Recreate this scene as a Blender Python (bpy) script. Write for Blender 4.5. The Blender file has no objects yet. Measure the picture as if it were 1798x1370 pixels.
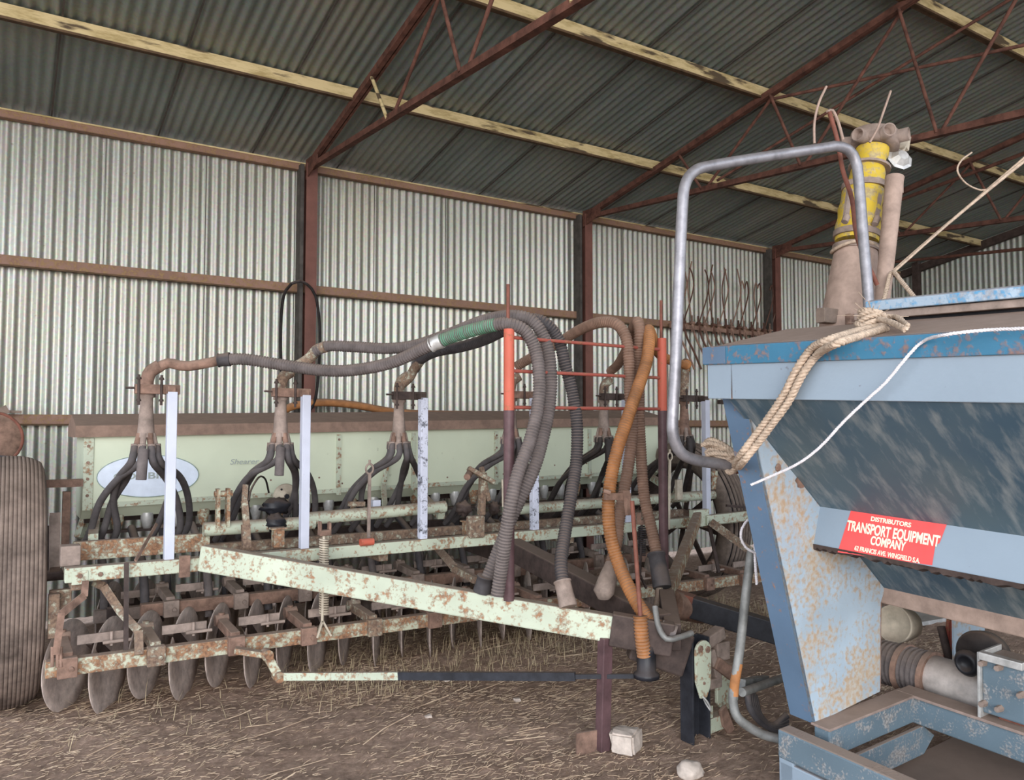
import bpy, math, random
from math import sin, cos, tan, pi, radians, atan2, sqrt
from mathutils import Vector, Matrix, noise, Quaternion
random.seed(7)
C = bpy.context.scene.collection
V = Vector
# ---------------------------------------------------------------- camera
W_, H_, F_ = 1798, 1370, 1400
YAW, PITCH = radians(32.5), radians(2.86)
CAM = V((0, 0, 1.5))
fw = V((sin(YAW)*cos(PITCH), cos(YAW)*cos(PITCH), sin(PITCH)))
rt = V((cos(YAW), -sin(YAW), 0)); up = rt.cross(fw)
cd = bpy.data.cameras.new('camera'); cam = bpy.data.objects.new('camera', cd); C.objects.link(cam)
cd.sensor_width = 36; cd.lens = 36*F_/W_; cd.clip_end = 300; cd.clip_start = 0.02
cam.matrix_world = Matrix.Translation(CAM) @ Matrix((rt, up, -fw)).transposed().to_4x4()
bpy.context.scene.camera = cam

def onplane(px, py, p0, n):          # surveying helper: where a sight line meets a real plane of the place
    d = fw + rt*((px-W_/2)/F_) + up*((H_/2-py)/F_)
    return CAM + d*((V(p0)-CAM).dot(V(n))/d.dot(V(n)))
def at(px, py, Y): return onplane(px, py, (0, Y, 0), (0, 1, 0))
def atz(px, py, z): return onplane(px, py, (0, 0, z), (0, 0, 1))

# ---------------------------------------------------------------- materials
def nodes(name):
    m = bpy.data.materials.new(name); m.use_nodes = True
    nt = m.node_tree; return m, nt, nt.nodes['Principled BSDF']
def tex(nt, kind, scale, vec=None, **k):
    n = nt.nodes.new('ShaderNodeTex'+kind); n.inputs['Scale'].default_value = scale
    for a, b in k.items():
        if a in n.inputs: n.inputs[a].default_value = b
        else: setattr(n, a, b)
    if vec is not None: nt.links.new(vec, n.inputs['Vector'])
    return n
def ramp(nt, src, stops):
    r = nt.nodes.new('ShaderNodeValToRGB'); nt.links.new(src, r.inputs[0])
    e = r.color_ramp.elements
    while len(e) < len(stops): e.new(.5)
    for i, (p, c) in enumerate(stops):
        e[i].position = p; e[i].color = (c, c, c, 1) if isinstance(c, (int, float)) else (*c[:3], 1)
    return r
def mix(nt, fac, a, b, mode='MIX'):
    n = nt.nodes.new('ShaderNodeMix'); n.data_type = 'RGBA'; n.blend_type = mode
    for s, v in ((0, fac), (6, a), (7, b)):
        if isinstance(v, (int, float)): n.inputs[s].default_value = v
        elif isinstance(v, tuple): n.inputs[s].default_value = (*v[:3], 1)
        else: nt.links.new(v, n.inputs[s])
    return n.outputs[2]
def mth(nt, op, a, b=0.0):
    n = nt.nodes.new('ShaderNodeMath'); n.operation = op
    for i, v in enumerate((a, b)):
        if isinstance(v, (int, float)): n.inputs[i].default_value = v
        else: nt.links.new(v, n.inputs[i])
    return n.outputs[0]
def pos(nt, scale=(1, 1, 1)):
    g = nt.nodes.new('ShaderNodeTexCoord'); mp = nt.nodes.new('ShaderNodeMapping')
    mp.inputs['Scale'].default_value = scale; nt.links.new(g.outputs['Object'], mp.inputs[0]); return mp.outputs[0]
def bump(nt, b, h, s=.4, d=.004):
    n = nt.nodes.new('ShaderNodeBump'); n.inputs['Strength'].default_value = s; n.inputs['Distance'].default_value = d
    nt.links.new(h, n.inputs['Height']); nt.links.new(n.outputs[0], b.inputs['Normal'])
DUST = (.30, .215, .165)
def painted(name, col, rust=.5, rustcol=(.15, .068, .040), rust2=(.33, .165, .085), dust=.7, rough=.55, scale=17, metal=0, var=.25, fine=60):
    """paint with rust showing through; dust settles on faces that look up"""
    m, nt, b = nodes(name); p = pos(nt)
    n1 = tex(nt, 'Noise', scale, p, Detail=8, Roughness=.68)
    n2 = tex(nt, 'Noise', fine, p, Detail=4)
    v = mix(nt, ramp(nt, tex(nt, 'Noise', 3.1, p, Detail=4).outputs[0], [(.3, 0), (.7, 1)]).outputs[0], col, tuple(c*(1-var) for c in col))
    rc = mix(nt, ramp(nt, n2.outputs[0], [(.4, 0), (.62, 1)]).outputs[0], rustcol, rust2)
    s = mth(nt, 'ADD', mth(nt, 'MULTIPLY', n1.outputs[0], .68), mth(nt, 'MULTIPLY', n2.outputs[0], .32))
    fac = ramp(nt, s, [(1-rust-.03, 0), (1-rust+.015, .55), (1-rust+.07, .95)]).outputs[0]
    c = mix(nt, fac, v, rc)
    g = nt.nodes.new('ShaderNodeNewGeometry'); sx = nt.nodes.new('ShaderNodeSeparateXYZ'); nt.links.new(g.outputs['Normal'], sx.inputs[0])
    df = ramp(nt, sx.outputs[2], [(.35, 0), (.95, dust)]).outputs[0]
    c = mix(nt, df, c, DUST)
    nt.links.new(c, b.inputs['Base Color'])
    rr = ramp(nt, fac, [(0, rough), (1, .9)]).outputs[0]
    nt.links.new(rr, b.inputs['Roughness']); b.inputs['Metallic'].default_value = metal
    b.inputs['Specular IOR Level'].default_value = .3
    bump(nt, b, mth(nt, 'ADD', fac, n2.outputs[0]), .35, .002)
    return m
def plain(name, col, rough=.7, metal=0, var=.35, scale=14, dust=.4, dustcol=DUST, bmp=.3, spec=.3):
    m, nt, b = nodes(name); p = pos(nt)
    n1 = tex(nt, 'Noise', scale, p, Detail=7, Roughness=.65)
    c = mix(nt, ramp(nt, n1.outputs[0], [(.32, 0), (.68, 1)]).outputs[0], tuple(x*(1-var) for x in col), tuple(min(1, x*(1+var)) for x in col))
    g = nt.nodes.new('ShaderNodeNewGeometry'); sx = nt.nodes.new('ShaderNodeSeparateXYZ'); nt.links.new(g.outputs['Normal'], sx.inputs[0])
    c = mix(nt, ramp(nt, sx.outputs[2], [(.2, 0), (.95, dust)]).outputs[0], c, dustcol)
    nt.links.new(c, b.inputs['Base Color']); b.inputs['Roughness'].default_value = rough; b.inputs['Metallic'].default_value = metal
    b.inputs['Specular IOR Level'].default_value = spec
    bump(nt, b, n1.outputs[0], bmp, .004); return m

M = {}
M['green'] = painted('faded_green_paint', (.55, .595, .46), rust=.46, dust=.85)
M['green_clean'] = painted('pale_green_panel', (.64, .685, .52), rust=.345, dust=.8, var=.10, fine=25, rust2=(.4, .42, .3), rustcol=(.3, .3, .2))
M['green_rust'] = painted('rusty_green_paint', (.54, .55, .41), rust=.54, dust=.85)
M['green_brown'] = painted('green_paint_mostly_rust', (.55, .55, .42), rust=.58, dust=.9, rustcol=(.13, .075, .055), rust2=(.26, .17, .115))
M['rust'] = plain('brown_rust', (.22, .135, .10), .85, var=.5, dust=.6)
M['rust_red'] = plain('red_oxide_steel', (.19, .07, .048), .7, var=.35, dust=.45)
M['truss'] = plain('dark_rusty_truss_steel', (.11, .048, .034), .8, var=.55, dust=.1)
M['dark_rust_and_shade'] = plain('dark_brown_steel_and_shade', (.062, .043, .037), .75, var=.4, dust=.5)  # dark steel, also the shade painted into the left tyre grooves
M['dusty_metal'] = plain('dusty_brown_metal', (.28, .215, .18), .85, var=.35, dust=.5)
M['disc'] = plain('dusty_disc_steel', (.50, .41, .36), .72, var=.3, dust=.3, scale=20)
M['black'] = plain('black_grease_and_shade', (.016, .016, .02), .45, var=.4, dust=.3)  # grease, also painted shade in tyre grooves, outlet ports and hatch gap
M['rubber'] = plain('dusty_black_rubber', (.060, .054, .056), .75, var=.3, dust=.6)
M['rubber_grey'] = plain('dusty_grey_hose', (.125, .105, .10), .8, var=.3, dust=.8, dustcol=(.25, .19, .155))
M['rubber_mid'] = plain('worn_grey_rubber', (.088, .078, .078), .75, var=.25, dust=.6)
M['rubber_black'] = plain('black_hose', (.035, .028, .026), .6, var=.4, dust=.6)
M['rubber_brown'] = plain('rusty_brown_hose', (.21, .125, .088), .8, var=.3, dust=.6)
M['rubber_orange'] = plain('orange_brown_hose', (.35, .15, .055), .75, var=.4, dust=.5, scale=8)
M['rubber_green'] = plain('green_ribbed_hose', (.11, .26, .17), .7, var=.3, dust=.5)
M['tyre'] = plain('dusty_tyre_rubber', (.18, .135, .11), .9, var=.6, dust=.5, scale=6)
M['tyre_dark'] = plain('dark_tyre_rubber', (.17, .13, .105), .85, var=.4, dust=.5, scale=12)
M['white'] = painted('white_painted_post', (.62, .64, .74), rust=.36, dust=.3, rustcol=(.3, .25, .25), rust2=(.2, .18, .2), scale=14, fine=90)
M['white_worn'] = painted('worn_white_post', (.72, .74, .86), rust=.46, dust=.3, rustcol=(.1, .1, .12), rust2=(.05, .05, .06), scale=14, fine=90)
M['orange'] = painted('orange_red_paint', (.58, .13, .08), rust=.41, dust=.3, fine=90)
M['red_thin'] = painted('dull_red_paint', (.40, .10, .075), rust=.45, dust=.4)
M['plum'] = plain('dark_plum_steel', (.10, .055, .058), .5, var=.3, dust=.4)
M['navy'] = plain('navy_black_steel', (.025, .026, .032), .5, var=.4, dust=.25)
M['galv'] = plain('weathered_galvanised_pipe', (.27, .26, .275), .45, metal=.5, var=.3, dust=.25)
M['galv_dark'] = plain('grey_green_pipe', (.2, .2, .19), .6, metal=.3, var=.35, dust=.3)
M['blue_side'] = painted('pale_blue_side_panel', (.27, .335, .40), rust=.335, dust=.5, var=.10, rustcol=(.05, .08, .12), rust2=(.1, .06, .05), scale=12, rough=.4)
M['blue_rim'] = painted('bright_blue_rim', (.05, .19, .31), rust=.47, dust=.6, scale=7, rustcol=(.16, .09, .08), rust2=(.25, .15, .12))
M['blue_light'] = painted('light_blue_end_plate', (.41, .505, .585), rust=.50, dust=.4, scale=4, rustcol=(.46, .42, .36), rust2=(.42, .30, .19), fine=45)
M['blue_frame'] = painted('worn_blue_frame', (.14, .195, .235), rust=.455, dust=.9, scale=12, rustcol=(.22, .19, .17), rust2=(.33, .32, .31), fine=110)
M['blue_edge'] = painted('mid_blue_flange', (.12, .19, .285), rust=.40, dust=.5, rustcol=(.2, .2, .22))
M['dust_tank'] = plain('dusty_tank_top', (.27, .20, .17), .8, var=.25, dust=.6)
M['yellow'] = painted('yellow_plastic', (.68, .48, .05), rust=.48, dust=.6, rustcol=(.5, .42, .22), rust2=(.35, .27, .16), rough=.4)
M['cream'] = plain('dusty_cream_plastic', (.52, .45, .35), .6, var=.25, dust=.5)
M['sticker'] = plain('red_sticker', (.80, .09, .085), .45, var=.08, dust=0, bmp=0)
M['ink_cream'] = plain('cream_lettering', (.85, .80, .62), .5, var=.03, dust=0, bmp=0)
M['ink_grey'] = plain('grey_green_lettering', (.36, .40, .38), .6, var=.2, dust=0, bmp=0)
M['emblem'] = plain('pale_blue_emblem', (.68, .74, .84), .5, var=.07, dust=.2, bmp=0)
M['emblem_line'] = plain('emblem_outline', (.28, .36, .33), .5, dust=0, bmp=0)
M['stone'] = plain('pale_stone', (.50, .42, .36), .9, var=.25, dust=.3, scale=18, dustcol=(.5, .4, .33), bmp=.6)
M['wood'] = plain('weathered_plank', (.2, .15, .12), .9, var=.3, dust=.3)
M['rope_tan'] = plain('tan_fibre_rope', (.47, .36, .27), .95, var=.3, scale=60, dust=.2, bmp=.5)
M['rope_white'] = plain('white_cord', (.74, .70, .72), .9, var=.15, scale=60, dust=0)
M['wire'] = plain('rusty_wire', (.10, .05, .035), .8, var=.4, dust=.1)
M['pipe_dusty'] = plain('dusty_tan_tube', (.36, .26, .21), .8, var=.25, dust=.3)
M['alu'] = plain('pale_metal_funnel', (.55, .54, .52), .4, metal=.4, var=.3, dust=.5)
M['pipe_white'] = plain('dusty_white_pipe', (.55, .49, .45), .5, var=.25, dust=.5)
M['hatch'] = painted('hatch_faded_blue', (.40, .50, .60), rust=.5, dust=.6, rustcol=(.30, .28, .28), rust2=(.10, .30, .50), scale=9)
def hopper_mat():
    m, nt, b = nodes('streaked_teal_hopper'); g = nt.nodes.new('ShaderNodeTexCoord'); mp = nt.nodes.new('ShaderNodeMapping')
    mp.inputs['Rotation'].default_value = (radians(38), 0, 0); mp.inputs['Scale'].default_value = (5, 14, 1.1); nt.links.new(g.outputs['Object'], mp.inputs[0])
    n1 = tex(nt, 'Noise', 1.6, mp.outputs[0], Detail=6, Roughness=.6); n2 = tex(nt, 'Noise', 2.2, pos(nt), Detail=5)
    c = mix(nt, ramp(nt, n2.outputs[0], [(.35, 0), (.65, 1)]).outputs[0], (.055, .105, .15), (.10, .15, .17))
    c = mix(nt, ramp(nt, n1.outputs[0], [(.48, 0), (.72, .8)]).outputs[0], c, (.30, .33, .33))
    nt.links.new(c, b.inputs['Base Color']); b.inputs['Roughness'].default_value = .5; return m
M['hopper'] = hopper_mat()
M['disc_ring'] = plain('pale_ring_highlight', (.66, .58, .53), .7, var=.2, dust=.2)
M['lid'] = plain('dusty_brown_lid', (.25, .165, .125), .85, var=.25, dust=.5)
M['lime'] = plain('sheet_of_green', (.25, .5, .12), .9, dust=0)

def corr_mat(name, col, col2, metal, rough, seed):
    m, nt, b = nodes(name)
    p = pos(nt); ps = pos(nt, (3, 3, .25)) if seed == 0 else pos(nt, (3, .25, .25))
    n1 = tex(nt, 'Noise', 2.2, ps, Detail=6, Roughness=.7)
    n2 = tex(nt, 'Noise', 1.1, p, Detail=5)
    vo = tex(nt, 'Voronoi', 55, p)
    c = mix(nt, ramp(nt, n1.outputs[0], [(.35, 0), (.7, 1)]).outputs[0], col, col2)
    c = mix(nt, mth(nt, 'MULTIPLY', ramp(nt, n2.outputs[0], [(.45, 0), (.75, 1)]).outputs[0], .35), c, (.36, .31, .22))
    c = mix(nt, .10, c, vo.outputs['Color'], 'OVERLAY')
    sp = ramp(nt, tex(nt, 'Noise', 34, p, Detail=3).outputs[0], [(.68, 0), (.74, .5)]).outputs[0]
    c = mix(nt, sp, c, (.20, .13, .09))
    nt.links.new(c, b.inputs['Base Color']); b.inputs['Metallic'].default_value = metal; b.inputs['Roughness'].default_value = rough
    bump(nt, b, n1.outputs[0], .1, .003); return m
M['wall'] = corr_mat('corrugated_galvanised_wall', (.31, .308, .262), (.43, .428, .385), .55, .40, 0)
M['wall_end'] = corr_mat('corrugated_end_wall', (.30, .32, .29), (.42, .44, .40), .4, .5, 0)
M['roof'] = corr_mat('corrugated_roof_underside', (.17, .205, .19), (.25, .285, .265), .4, .48, 1)
def purlin_mat(name, a, bcol, dark):
    m, nt, b = nodes(name); p = pos(nt, (1.2, 6, 6))
    n = tex(nt, 'Noise', 3.2, p, Detail=8, Roughness=.7)
    c = mix(nt, ramp(nt, n.outputs[0], [(.38, 0), (.55, 1)]).outputs[0], a, bcol)
    c = mix(nt, ramp(nt, tex(nt, 'Noise', 2.4, pos(nt, (1, 5, 5)), Detail=6).outputs[0], [(.56, 0), (.62, 1)]).outputs[0], c, dark)
    nt.links.new(c, b.inputs['Base Color']); b.inputs['Roughness'].default_value = .8
    bump(nt, b, n.outputs[0], .4, .004); return m
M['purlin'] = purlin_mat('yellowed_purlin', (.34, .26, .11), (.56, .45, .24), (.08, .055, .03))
M['purlin_dark'] = plain('purlin_dark_flange', (.09, .055, .03), .8, dust=.1)  # dark brown for the lower lips of purlins and girts
M['girt'] = painted('brown_girt', (.27, .155, .11), rust=.5, dust=.5, rustcol=(.2, .11, .08), rust2=(.26, .17, .08))
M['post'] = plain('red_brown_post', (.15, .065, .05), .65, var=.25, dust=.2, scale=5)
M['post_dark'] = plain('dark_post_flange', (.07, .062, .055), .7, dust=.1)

def dirt():
    m, nt, b = nodes('dirt_floor'); p = pos(nt)
    n1 = tex(nt, 'Noise', 1.3, p, Detail=8, Roughness=.6); n2 = tex(nt, 'Noise', 28, p, Detail=8, Roughness=.75)
    n3 = tex(nt, 'Noise', 10, pos(nt, (1.6, 6, 1)), Detail=7, Roughness=.75, Distortion=1.5)
    c = mix(nt, ramp(nt, n1.outputs[0], [(.35, 0), (.65, 1)]).outputs[0], (.58, .385, .285), (.74, .515, .395))
    c = mix(nt, ramp(nt, n2.outputs[0], [(.35, 0), (.7, 1)]).outputs[0], tuple(x*.58 for x in (.55, .37, .275)), c)
    c = mix(nt, ramp(nt, n3.outputs[0], [(.56, 0), (.66, .6)]).outputs[0], c, (.74, .58, .43))
    nt.links.new(c, b.inputs['Base Color']); b.inputs['Roughness'].default_value = .95; b.inputs['Specular IOR Level'].default_value = .1
    bump(nt, b, mth(nt, 'ADD', n2.outputs[0], n3.outputs[0]), 1.0, .022); return m
M['dirt'] = dirt()
def straw_mat(name, a, c_):
    m, nt, b = nodes(name); n = tex(nt, 'Noise', 19, pos(nt), Detail=2)
    nt.links.new(mix(nt, ramp(nt, n.outputs[0], [(.3, 0), (.7, 1)]).outputs[0], a, c_), b.inputs['Base Color'])
    b.inputs['Roughness'].default_value = .8; return m
M['straw'] = straw_mat('pale_straw', (.38, .25, .165), (.68, .51, .35))
M['grass'] = straw_mat('dry_grass', (.30, .22, .13), (.56, .45, .28))

# ---------------------------------------------------------------- mesh builder
class MB:
    def __init__(s): s.v = []; s.f = []; s.sm = []; s.mi = []; s.m = 0
    def add(s, vs, fs, smooth=False):
        o = len(s.v); s.v += [V(x) for x in vs]
        for f in fs: s.f.append([i+o for i in f]); s.sm.append(smooth); s.mi.append(s.m)
        return s
    def box(s, c, size, R=None):
        x, y, z = (k/2 for k in size); vs = [V((a*x, b*y, d*z)) for a in (-1, 1) for b in (-1, 1) for d in (-1, 1)]
        if R: vs = [R @ q for q in vs]
        return s.add([V(c)+q for q in vs], [(0, 1, 3, 2), (4, 6, 7, 5), (0, 4, 5, 1), (2, 3, 7, 6), (0, 2, 6, 4), (1, 5, 7, 3)])
    def bar(s, p, q, w, h, upv=(0, 0, 1), w2=None, h2=None):
        p, q = V(p), V(q); d = (q-p).normalized(); u = V(upv)
        if abs(d.dot(u)) > .97: u = V((0, 1, 0))
        r = d.cross(u).normalized(); t = r.cross(d)
        w2 = w if w2 is None else w2; h2 = h if h2 is None else h2
        vs = []
        for c, a, b in ((p, w, h), (q, w2, h2)):
            for i, j in ((-1, -1), (1, -1), (1, 1), (-1, 1)): vs.append(c+r*i*a/2+t*j*b/2)
        return s.add(vs, [(0, 3, 2, 1), (4, 5, 6, 7), (0, 1, 5, 4), (1, 2, 6, 5), (2, 3, 7, 6), (3, 0, 4, 7)])
    def angle(s, p, q, a, t=.006, upv=(0, 0, 1), flip=1):       # angle iron: one upright leg and one flat leg
        p, q = V(p), V(q); d = (q-p).normalized(); r = d.cross(V(upv)).normalized(); w = r.cross(d)
        s.bar(p, q, t, a, upv); s.bar(p+r*flip*a/2-w*(a/2-t/2), q+r*flip*a/2-w*(a/2-t/2), a, t, upv); return s
    def rings(s, pts, rad, n=12, caps=True, smooth=True):
        pts = [V(p) for p in pts]; N = len(pts)
        rr = rad if hasattr(rad, '__len__') else [rad]*N
        t0 = (pts[1]-pts[0]).normalized(); u = t0.orthogonal().normalized(); vs = []; fs = []
        prev = t0
        for i, p in enumerate(pts):
            t = (pts[min(i+1, N-1)]-pts[max(i-1, 0)]).normalized()
            u = (prev.rotation_difference(t) @ u); u = (u-t*u.dot(t)).normalized(); prev = t; w = t.cross(u)
            for k in range(n):
                a = 2*pi*k/n; vs.append(p+(u*cos(a)+w*sin(a))*rr[i])
        for i in range(N-1):
            for k in range(n):
                k2 = (k+1) % n; fs.append((i*n+k, i*n+k2, (i+1)*n+k2, (i+1)*n+k))
        s.add(vs, fs, smooth)
        if caps: s.add(vs[:n], [tuple(range(n))[::-1]]); s.add(vs[-n:], [tuple(range(n))])
        return s
    def cyl(s, p, q, r, r2=None, n=16, caps=True): return s.rings([p, q], [r, r if r2 is None else r2], n, caps)
    def lathe(s, c, axis, prof, n=32, smooth=True, closed=False):   # prof: (radius, distance along the axis)
        c = V(c); ax = V(axis).normalized(); u = ax.orthogonal().normalized(); w = ax.cross(u); vs = []; fs = []
        for r, h in prof:
            for k in range(n):
                a = 2*pi*k/n; vs.append(c+ax*h+(u*cos(a)+w*sin(a))*r)
        L = len(prof)
        for i in range(L-(0 if closed else 1)):
            j = (i+1) % L
            for k in range(n):
                k2 = (k+1) % n; fs.append((i*n+k, j*n+k, j*n+k2, i*n+k2))
        return s.add(vs, fs, smooth)
    def prism(s, poly, n, t):                                   # flat plate: outline poly, thickness t along n
        poly = [V(p) for p in poly]; n = V(n).normalized()*t; k = len(poly)
        return s.add(poly+[p+n for p in poly], [tuple(range(k))[::-1], tuple(range(k, 2*k))]+[(i, (i+1) % k, (i+1) % k+k, i+k) for i in range(k)])
    def bolt(s, c, n, r=.009, t=.008): c = V(c); n = V(n).normalized(); return s.rings([c, c+n*t], [r, r*.8], 6, True, False)
    def build(s, name, mat, parent=None, world=True, bevel=0):
        me = bpy.data.meshes.new(name)
        vs = s.v
        if parent is not None and world:
            Mi = MW[parent.name].inverted(); vs = [Mi @ q for q in vs]
        me.from_pydata([tuple(q) for q in vs], [], s.f)
        for p, sm, mi in zip(me.polygons, s.sm, s.mi): p.use_smooth = sm; p.material_index = mi
        for mm in (mat if isinstance(mat, (list, tuple)) else [mat]): me.materials.append(M[mm])
        me.update()
        o = bpy.data.objects.new(name, me); C.objects.link(o)
        if parent is not None: o.parent = parent; MW[o.name] = MW[parent.name]
        else: MW[o.name] = Matrix.Identity(4)
        if bevel:
            b = o.modifiers.new('bevel', 'BEVEL'); b.width = bevel; b.segments = 2; b.limit_method = 'ANGLE'
        return o
MW = {}
def tag(o, label, cat, group=None, kind=None):
    if label: o['label'] = label
    if cat: o['category'] = cat
    if group: o['group'] = group
    if kind: o['kind'] = kind
    return o
def empty(name, loc, label, cat, group=None, R=None):
    o = bpy.data.objects.new(name, None); C.objects.link(o); o.empty_display_size = .2
    m = Matrix.Translation(V(loc)) @ (R.to_4x4() if R else Matrix.Identity(4)); o.matrix_world = m; MW[o.name] = m
    return tag(o, label, cat, group)
def thing(mb, name, mat, base, label, cat, group=None, bevel=0):   # a thing that is one mesh, origin at its base
    o = mb.build(name, mat, None, True, bevel); b = V(base)
    o.data.transform(Matrix.Translation(-b)); o.location = b; MW[o.name] = Matrix.Translation(b)
    return tag(o, label, cat, group)
def struct(o): o['kind'] = 'structure'; return o
def smoothpath(pts, step=.02, rads=None):
    pts = [V(p) for p in pts]; P = [pts[0]*2-pts[1]]+pts+[pts[-1]*2-pts[-2]]; out = []; R = []
    for i in range(1, len(P)-2):
        p0, p1, p2, p3 = P[i-1:i+3]; n = max(2, int((p2-p1).length/step))
        for k in range(n):
            t = k/n; out.append(.5*((2*p1)+(p2-p0)*t+(2*p0-5*p1+4*p2-p3)*t*t+(3*p1-p0-3*p2+p3)*t**3))
            if rads: R.append(rads[i-1]*(1-t)+rads[i]*t)
    out.append(pts[-1])
    if rads: R.append(rads[-1]); return out, R
    return out
def tube(mb, pts, r, n=12, step=.03): return mb.rings(smoothpath(pts, step), r, n)
def even(path, step):
    out = [path[0]]; acc = 0
    for a, b in zip(path, path[1:]):
        L = (b-a).length; d = step-acc
        while d <= L: out.append(a+(b-a)*(d/L)); d += step
        acc = (acc+L) % step if L else acc
    return out
def ribbed(mb, pts, r, pitch=.014, depth=.10, n=24):
    p = even(smoothpath(pts, .01), pitch/4); return mb.rings(p, [r*(1+(.3*depth if i % 4 < 2 else -depth)) for i in range(len(p))], n, True, False)
def rope(mb, pts, r, pitch=.05, n=6, strands=3, step=.008):
    p = even(smoothpath(pts, .02), step)
    for s_ in range(strands):
        q = []; u = None; prev = None
        for i, c in enumerate(p):
            t = (p[min(i+1, len(p)-1)]-p[max(i-1, 0)]).normalized()
            u = t.orthogonal().normalized() if u is None else (prev.rotation_difference(t) @ u)
            u = (u-t*u.dot(t)).normalized(); prev = t; w = t.cross(u); a = 2*pi*(i*step/pitch+s_/strands)
            q.append(c+(u*cos(a)+w*sin(a))*r*.5)
        mb.rings(q, r*.56, n)
    return mb
def text(body, size, mat, name, parent, Mloc, align='CENTER', shear=0, bold=.0, xs=1):
    cu = bpy.data.curves.new(name, 'FONT'); cu.body = body; cu.size = size; cu.align_x = align; cu.align_y = 'CENTER'
    cu.extrude = .0006; cu.offset = bold; cu.shear = shear
    tmp = bpy.data.objects.new('tmp', cu); C.objects.link(tmp)
    dg = bpy.context.evaluated_depsgraph_get(); me = bpy.data.meshes.new_from_object(tmp.evaluated_get(dg))
    bpy.data.objects.remove(tmp); me.transform(Matrix.Diagonal((xs, 1, 1, 1))); me.transform(Mloc); me.materials.clear(); me.materials.append(M[mat])
    o = bpy.data.objects.new(name, me); C.objects.link(o); o.parent = parent; MW[o.name] = MW[parent.name]; return o

# ================================================================ THE SHED
WY = 7.0; XE = 11.5; RS = .188; EH = 3.86
def roofz(y): return EH+RS*(WY-y)
def corr(x0, x1, pitch, amp, f0, f1, per=8, lap=.762):
    """corrugated sheet: f0/f1 map (x, offset) to the two ends of each flute"""
    mb = MB(); n = int((x1-x0)/pitch*per); vs = []; fs = []
    for i in range(n+1):
        x = x0+(x1-x0)*i/n; k = int((x-x0)/lap); off = amp*cos(2*pi*(x-x0)/pitch)+(.004 if k % 2 else 0)
        vs += [f0(x, off), f1(x, off)]
    for i in range(n): fs.append((2*i, 2*i+2, 2*i+3, 2*i+1))
    return mb.add(vs, fs, True)
def wbot(x): return .05+.05*noise.noise(V((x*1.3, 3, 0)))
w = corr(-3.2, XE+.055, .0762, .0095, lambda x, o: (x, WY+.03+o, wbot(x)), lambda x, o: (x, WY+.03+o, EH+.03))
struct(w.build('wall_back', 'wall'))
w = corr(-5, WY+.03, .0762, .0095, lambda y, o: (XE+.03+o, y, .02), lambda y, o: (XE+.03+o, y, roofz(y)+.04))
struct(w.build('wall_right', 'wall_end'))
r = corr(-3.4, XE+.1, .0762, .0095, lambda x, o: (x, WY+.18, roofz(WY+.18)+.07+o), lambda x, o: (x, -2.2, roofz(-2.2)+.07+o))
struct(r.build('ceiling', 'roof'))
# sheet laps: a dark edge where each sheet overlaps the next
def trim(mb, mat, bevel=0):
    global TN
    TN += 1; return struct(mb.build('trim_%d' % TN, mat, None, True, bevel))
TN = 0
for k in range(20):
    x = -3.2+.762*k+.02
    if x < XE-.1: trim(MB().bar((x, WY+.012, .1), (x, WY+.012, EH-.02), .004, .007, (0, 1, 0)), 'post_dark')
for k in range(19):
    x = -3.1+.762*k+.3
    trim(MB().bar((x, WY+.1, roofz(WY+.1)+.058), (x, -2, roofz(-2)+.058), .012, .008), 'post_dark')
# purlins (timber-coloured steel, a pale face with a dark lower lip)
for j, y in enumerate((5.76, 4.43, 3.14, 1.86, .58, -.7)):
    z = roofz(y)
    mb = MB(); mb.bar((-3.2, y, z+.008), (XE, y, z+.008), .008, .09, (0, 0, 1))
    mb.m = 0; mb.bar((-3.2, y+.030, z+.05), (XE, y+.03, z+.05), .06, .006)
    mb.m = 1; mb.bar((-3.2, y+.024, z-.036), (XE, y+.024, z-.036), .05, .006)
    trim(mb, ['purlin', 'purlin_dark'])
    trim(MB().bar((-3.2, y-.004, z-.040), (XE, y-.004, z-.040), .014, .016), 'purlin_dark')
mb = MB(); mb.bar((-3.2, WY-.05, EH-.0), (XE, WY-.05, EH-.0), .008, .06); mb.bar((-3.2, WY-.02, EH-.03), (XE, WY-.02, EH-.03), .06, .006)
trim(mb, 'girt'); trim(MB().bar((-3.2, WY-.055, EH+.027), (XE, WY-.055, EH+.027), .012, .012), 'purlin')
# girts on the back wall
for z in (2.76, 1.58):
    mb = MB(); mb.bar((-3.2, WY-.055, z), (XE, WY-.055, z), .006, .07); mb.bar((-3.2, WY-.027, z-.033), (XE, WY-.027, z-.033), .055, .006)
    trim(mb, 'girt')
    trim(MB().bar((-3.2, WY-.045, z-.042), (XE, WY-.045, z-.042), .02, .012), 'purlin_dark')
# posts: H section, a rust red front flange and a darker left flank
PX = (-.86, 2.237, 5.334, 8.45)
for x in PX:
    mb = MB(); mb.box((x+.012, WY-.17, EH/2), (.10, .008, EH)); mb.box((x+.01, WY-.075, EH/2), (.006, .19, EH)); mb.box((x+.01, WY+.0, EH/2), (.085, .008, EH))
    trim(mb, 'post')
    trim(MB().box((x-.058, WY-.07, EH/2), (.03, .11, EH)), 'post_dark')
# end wall framing
for z in (1.6, 2.75, 3.35):
    trim(MB().angle((XE-.02, WY, z), (XE-.02, -4, z), .08, .008), 'dark_rust_and_shade')
for y in (6.7, 4.2, 1.6): trim(MB().box((XE-.08, y, 2.2), (.09, .09, 4.4)), 'dark_rust_and_shade')
trim(MB().bar((XE-.06, WY, EH-.02), (XE-.06, -2, roofz(-2)-.02), .07, .1), 'dark_rust_and_shade')

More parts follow.
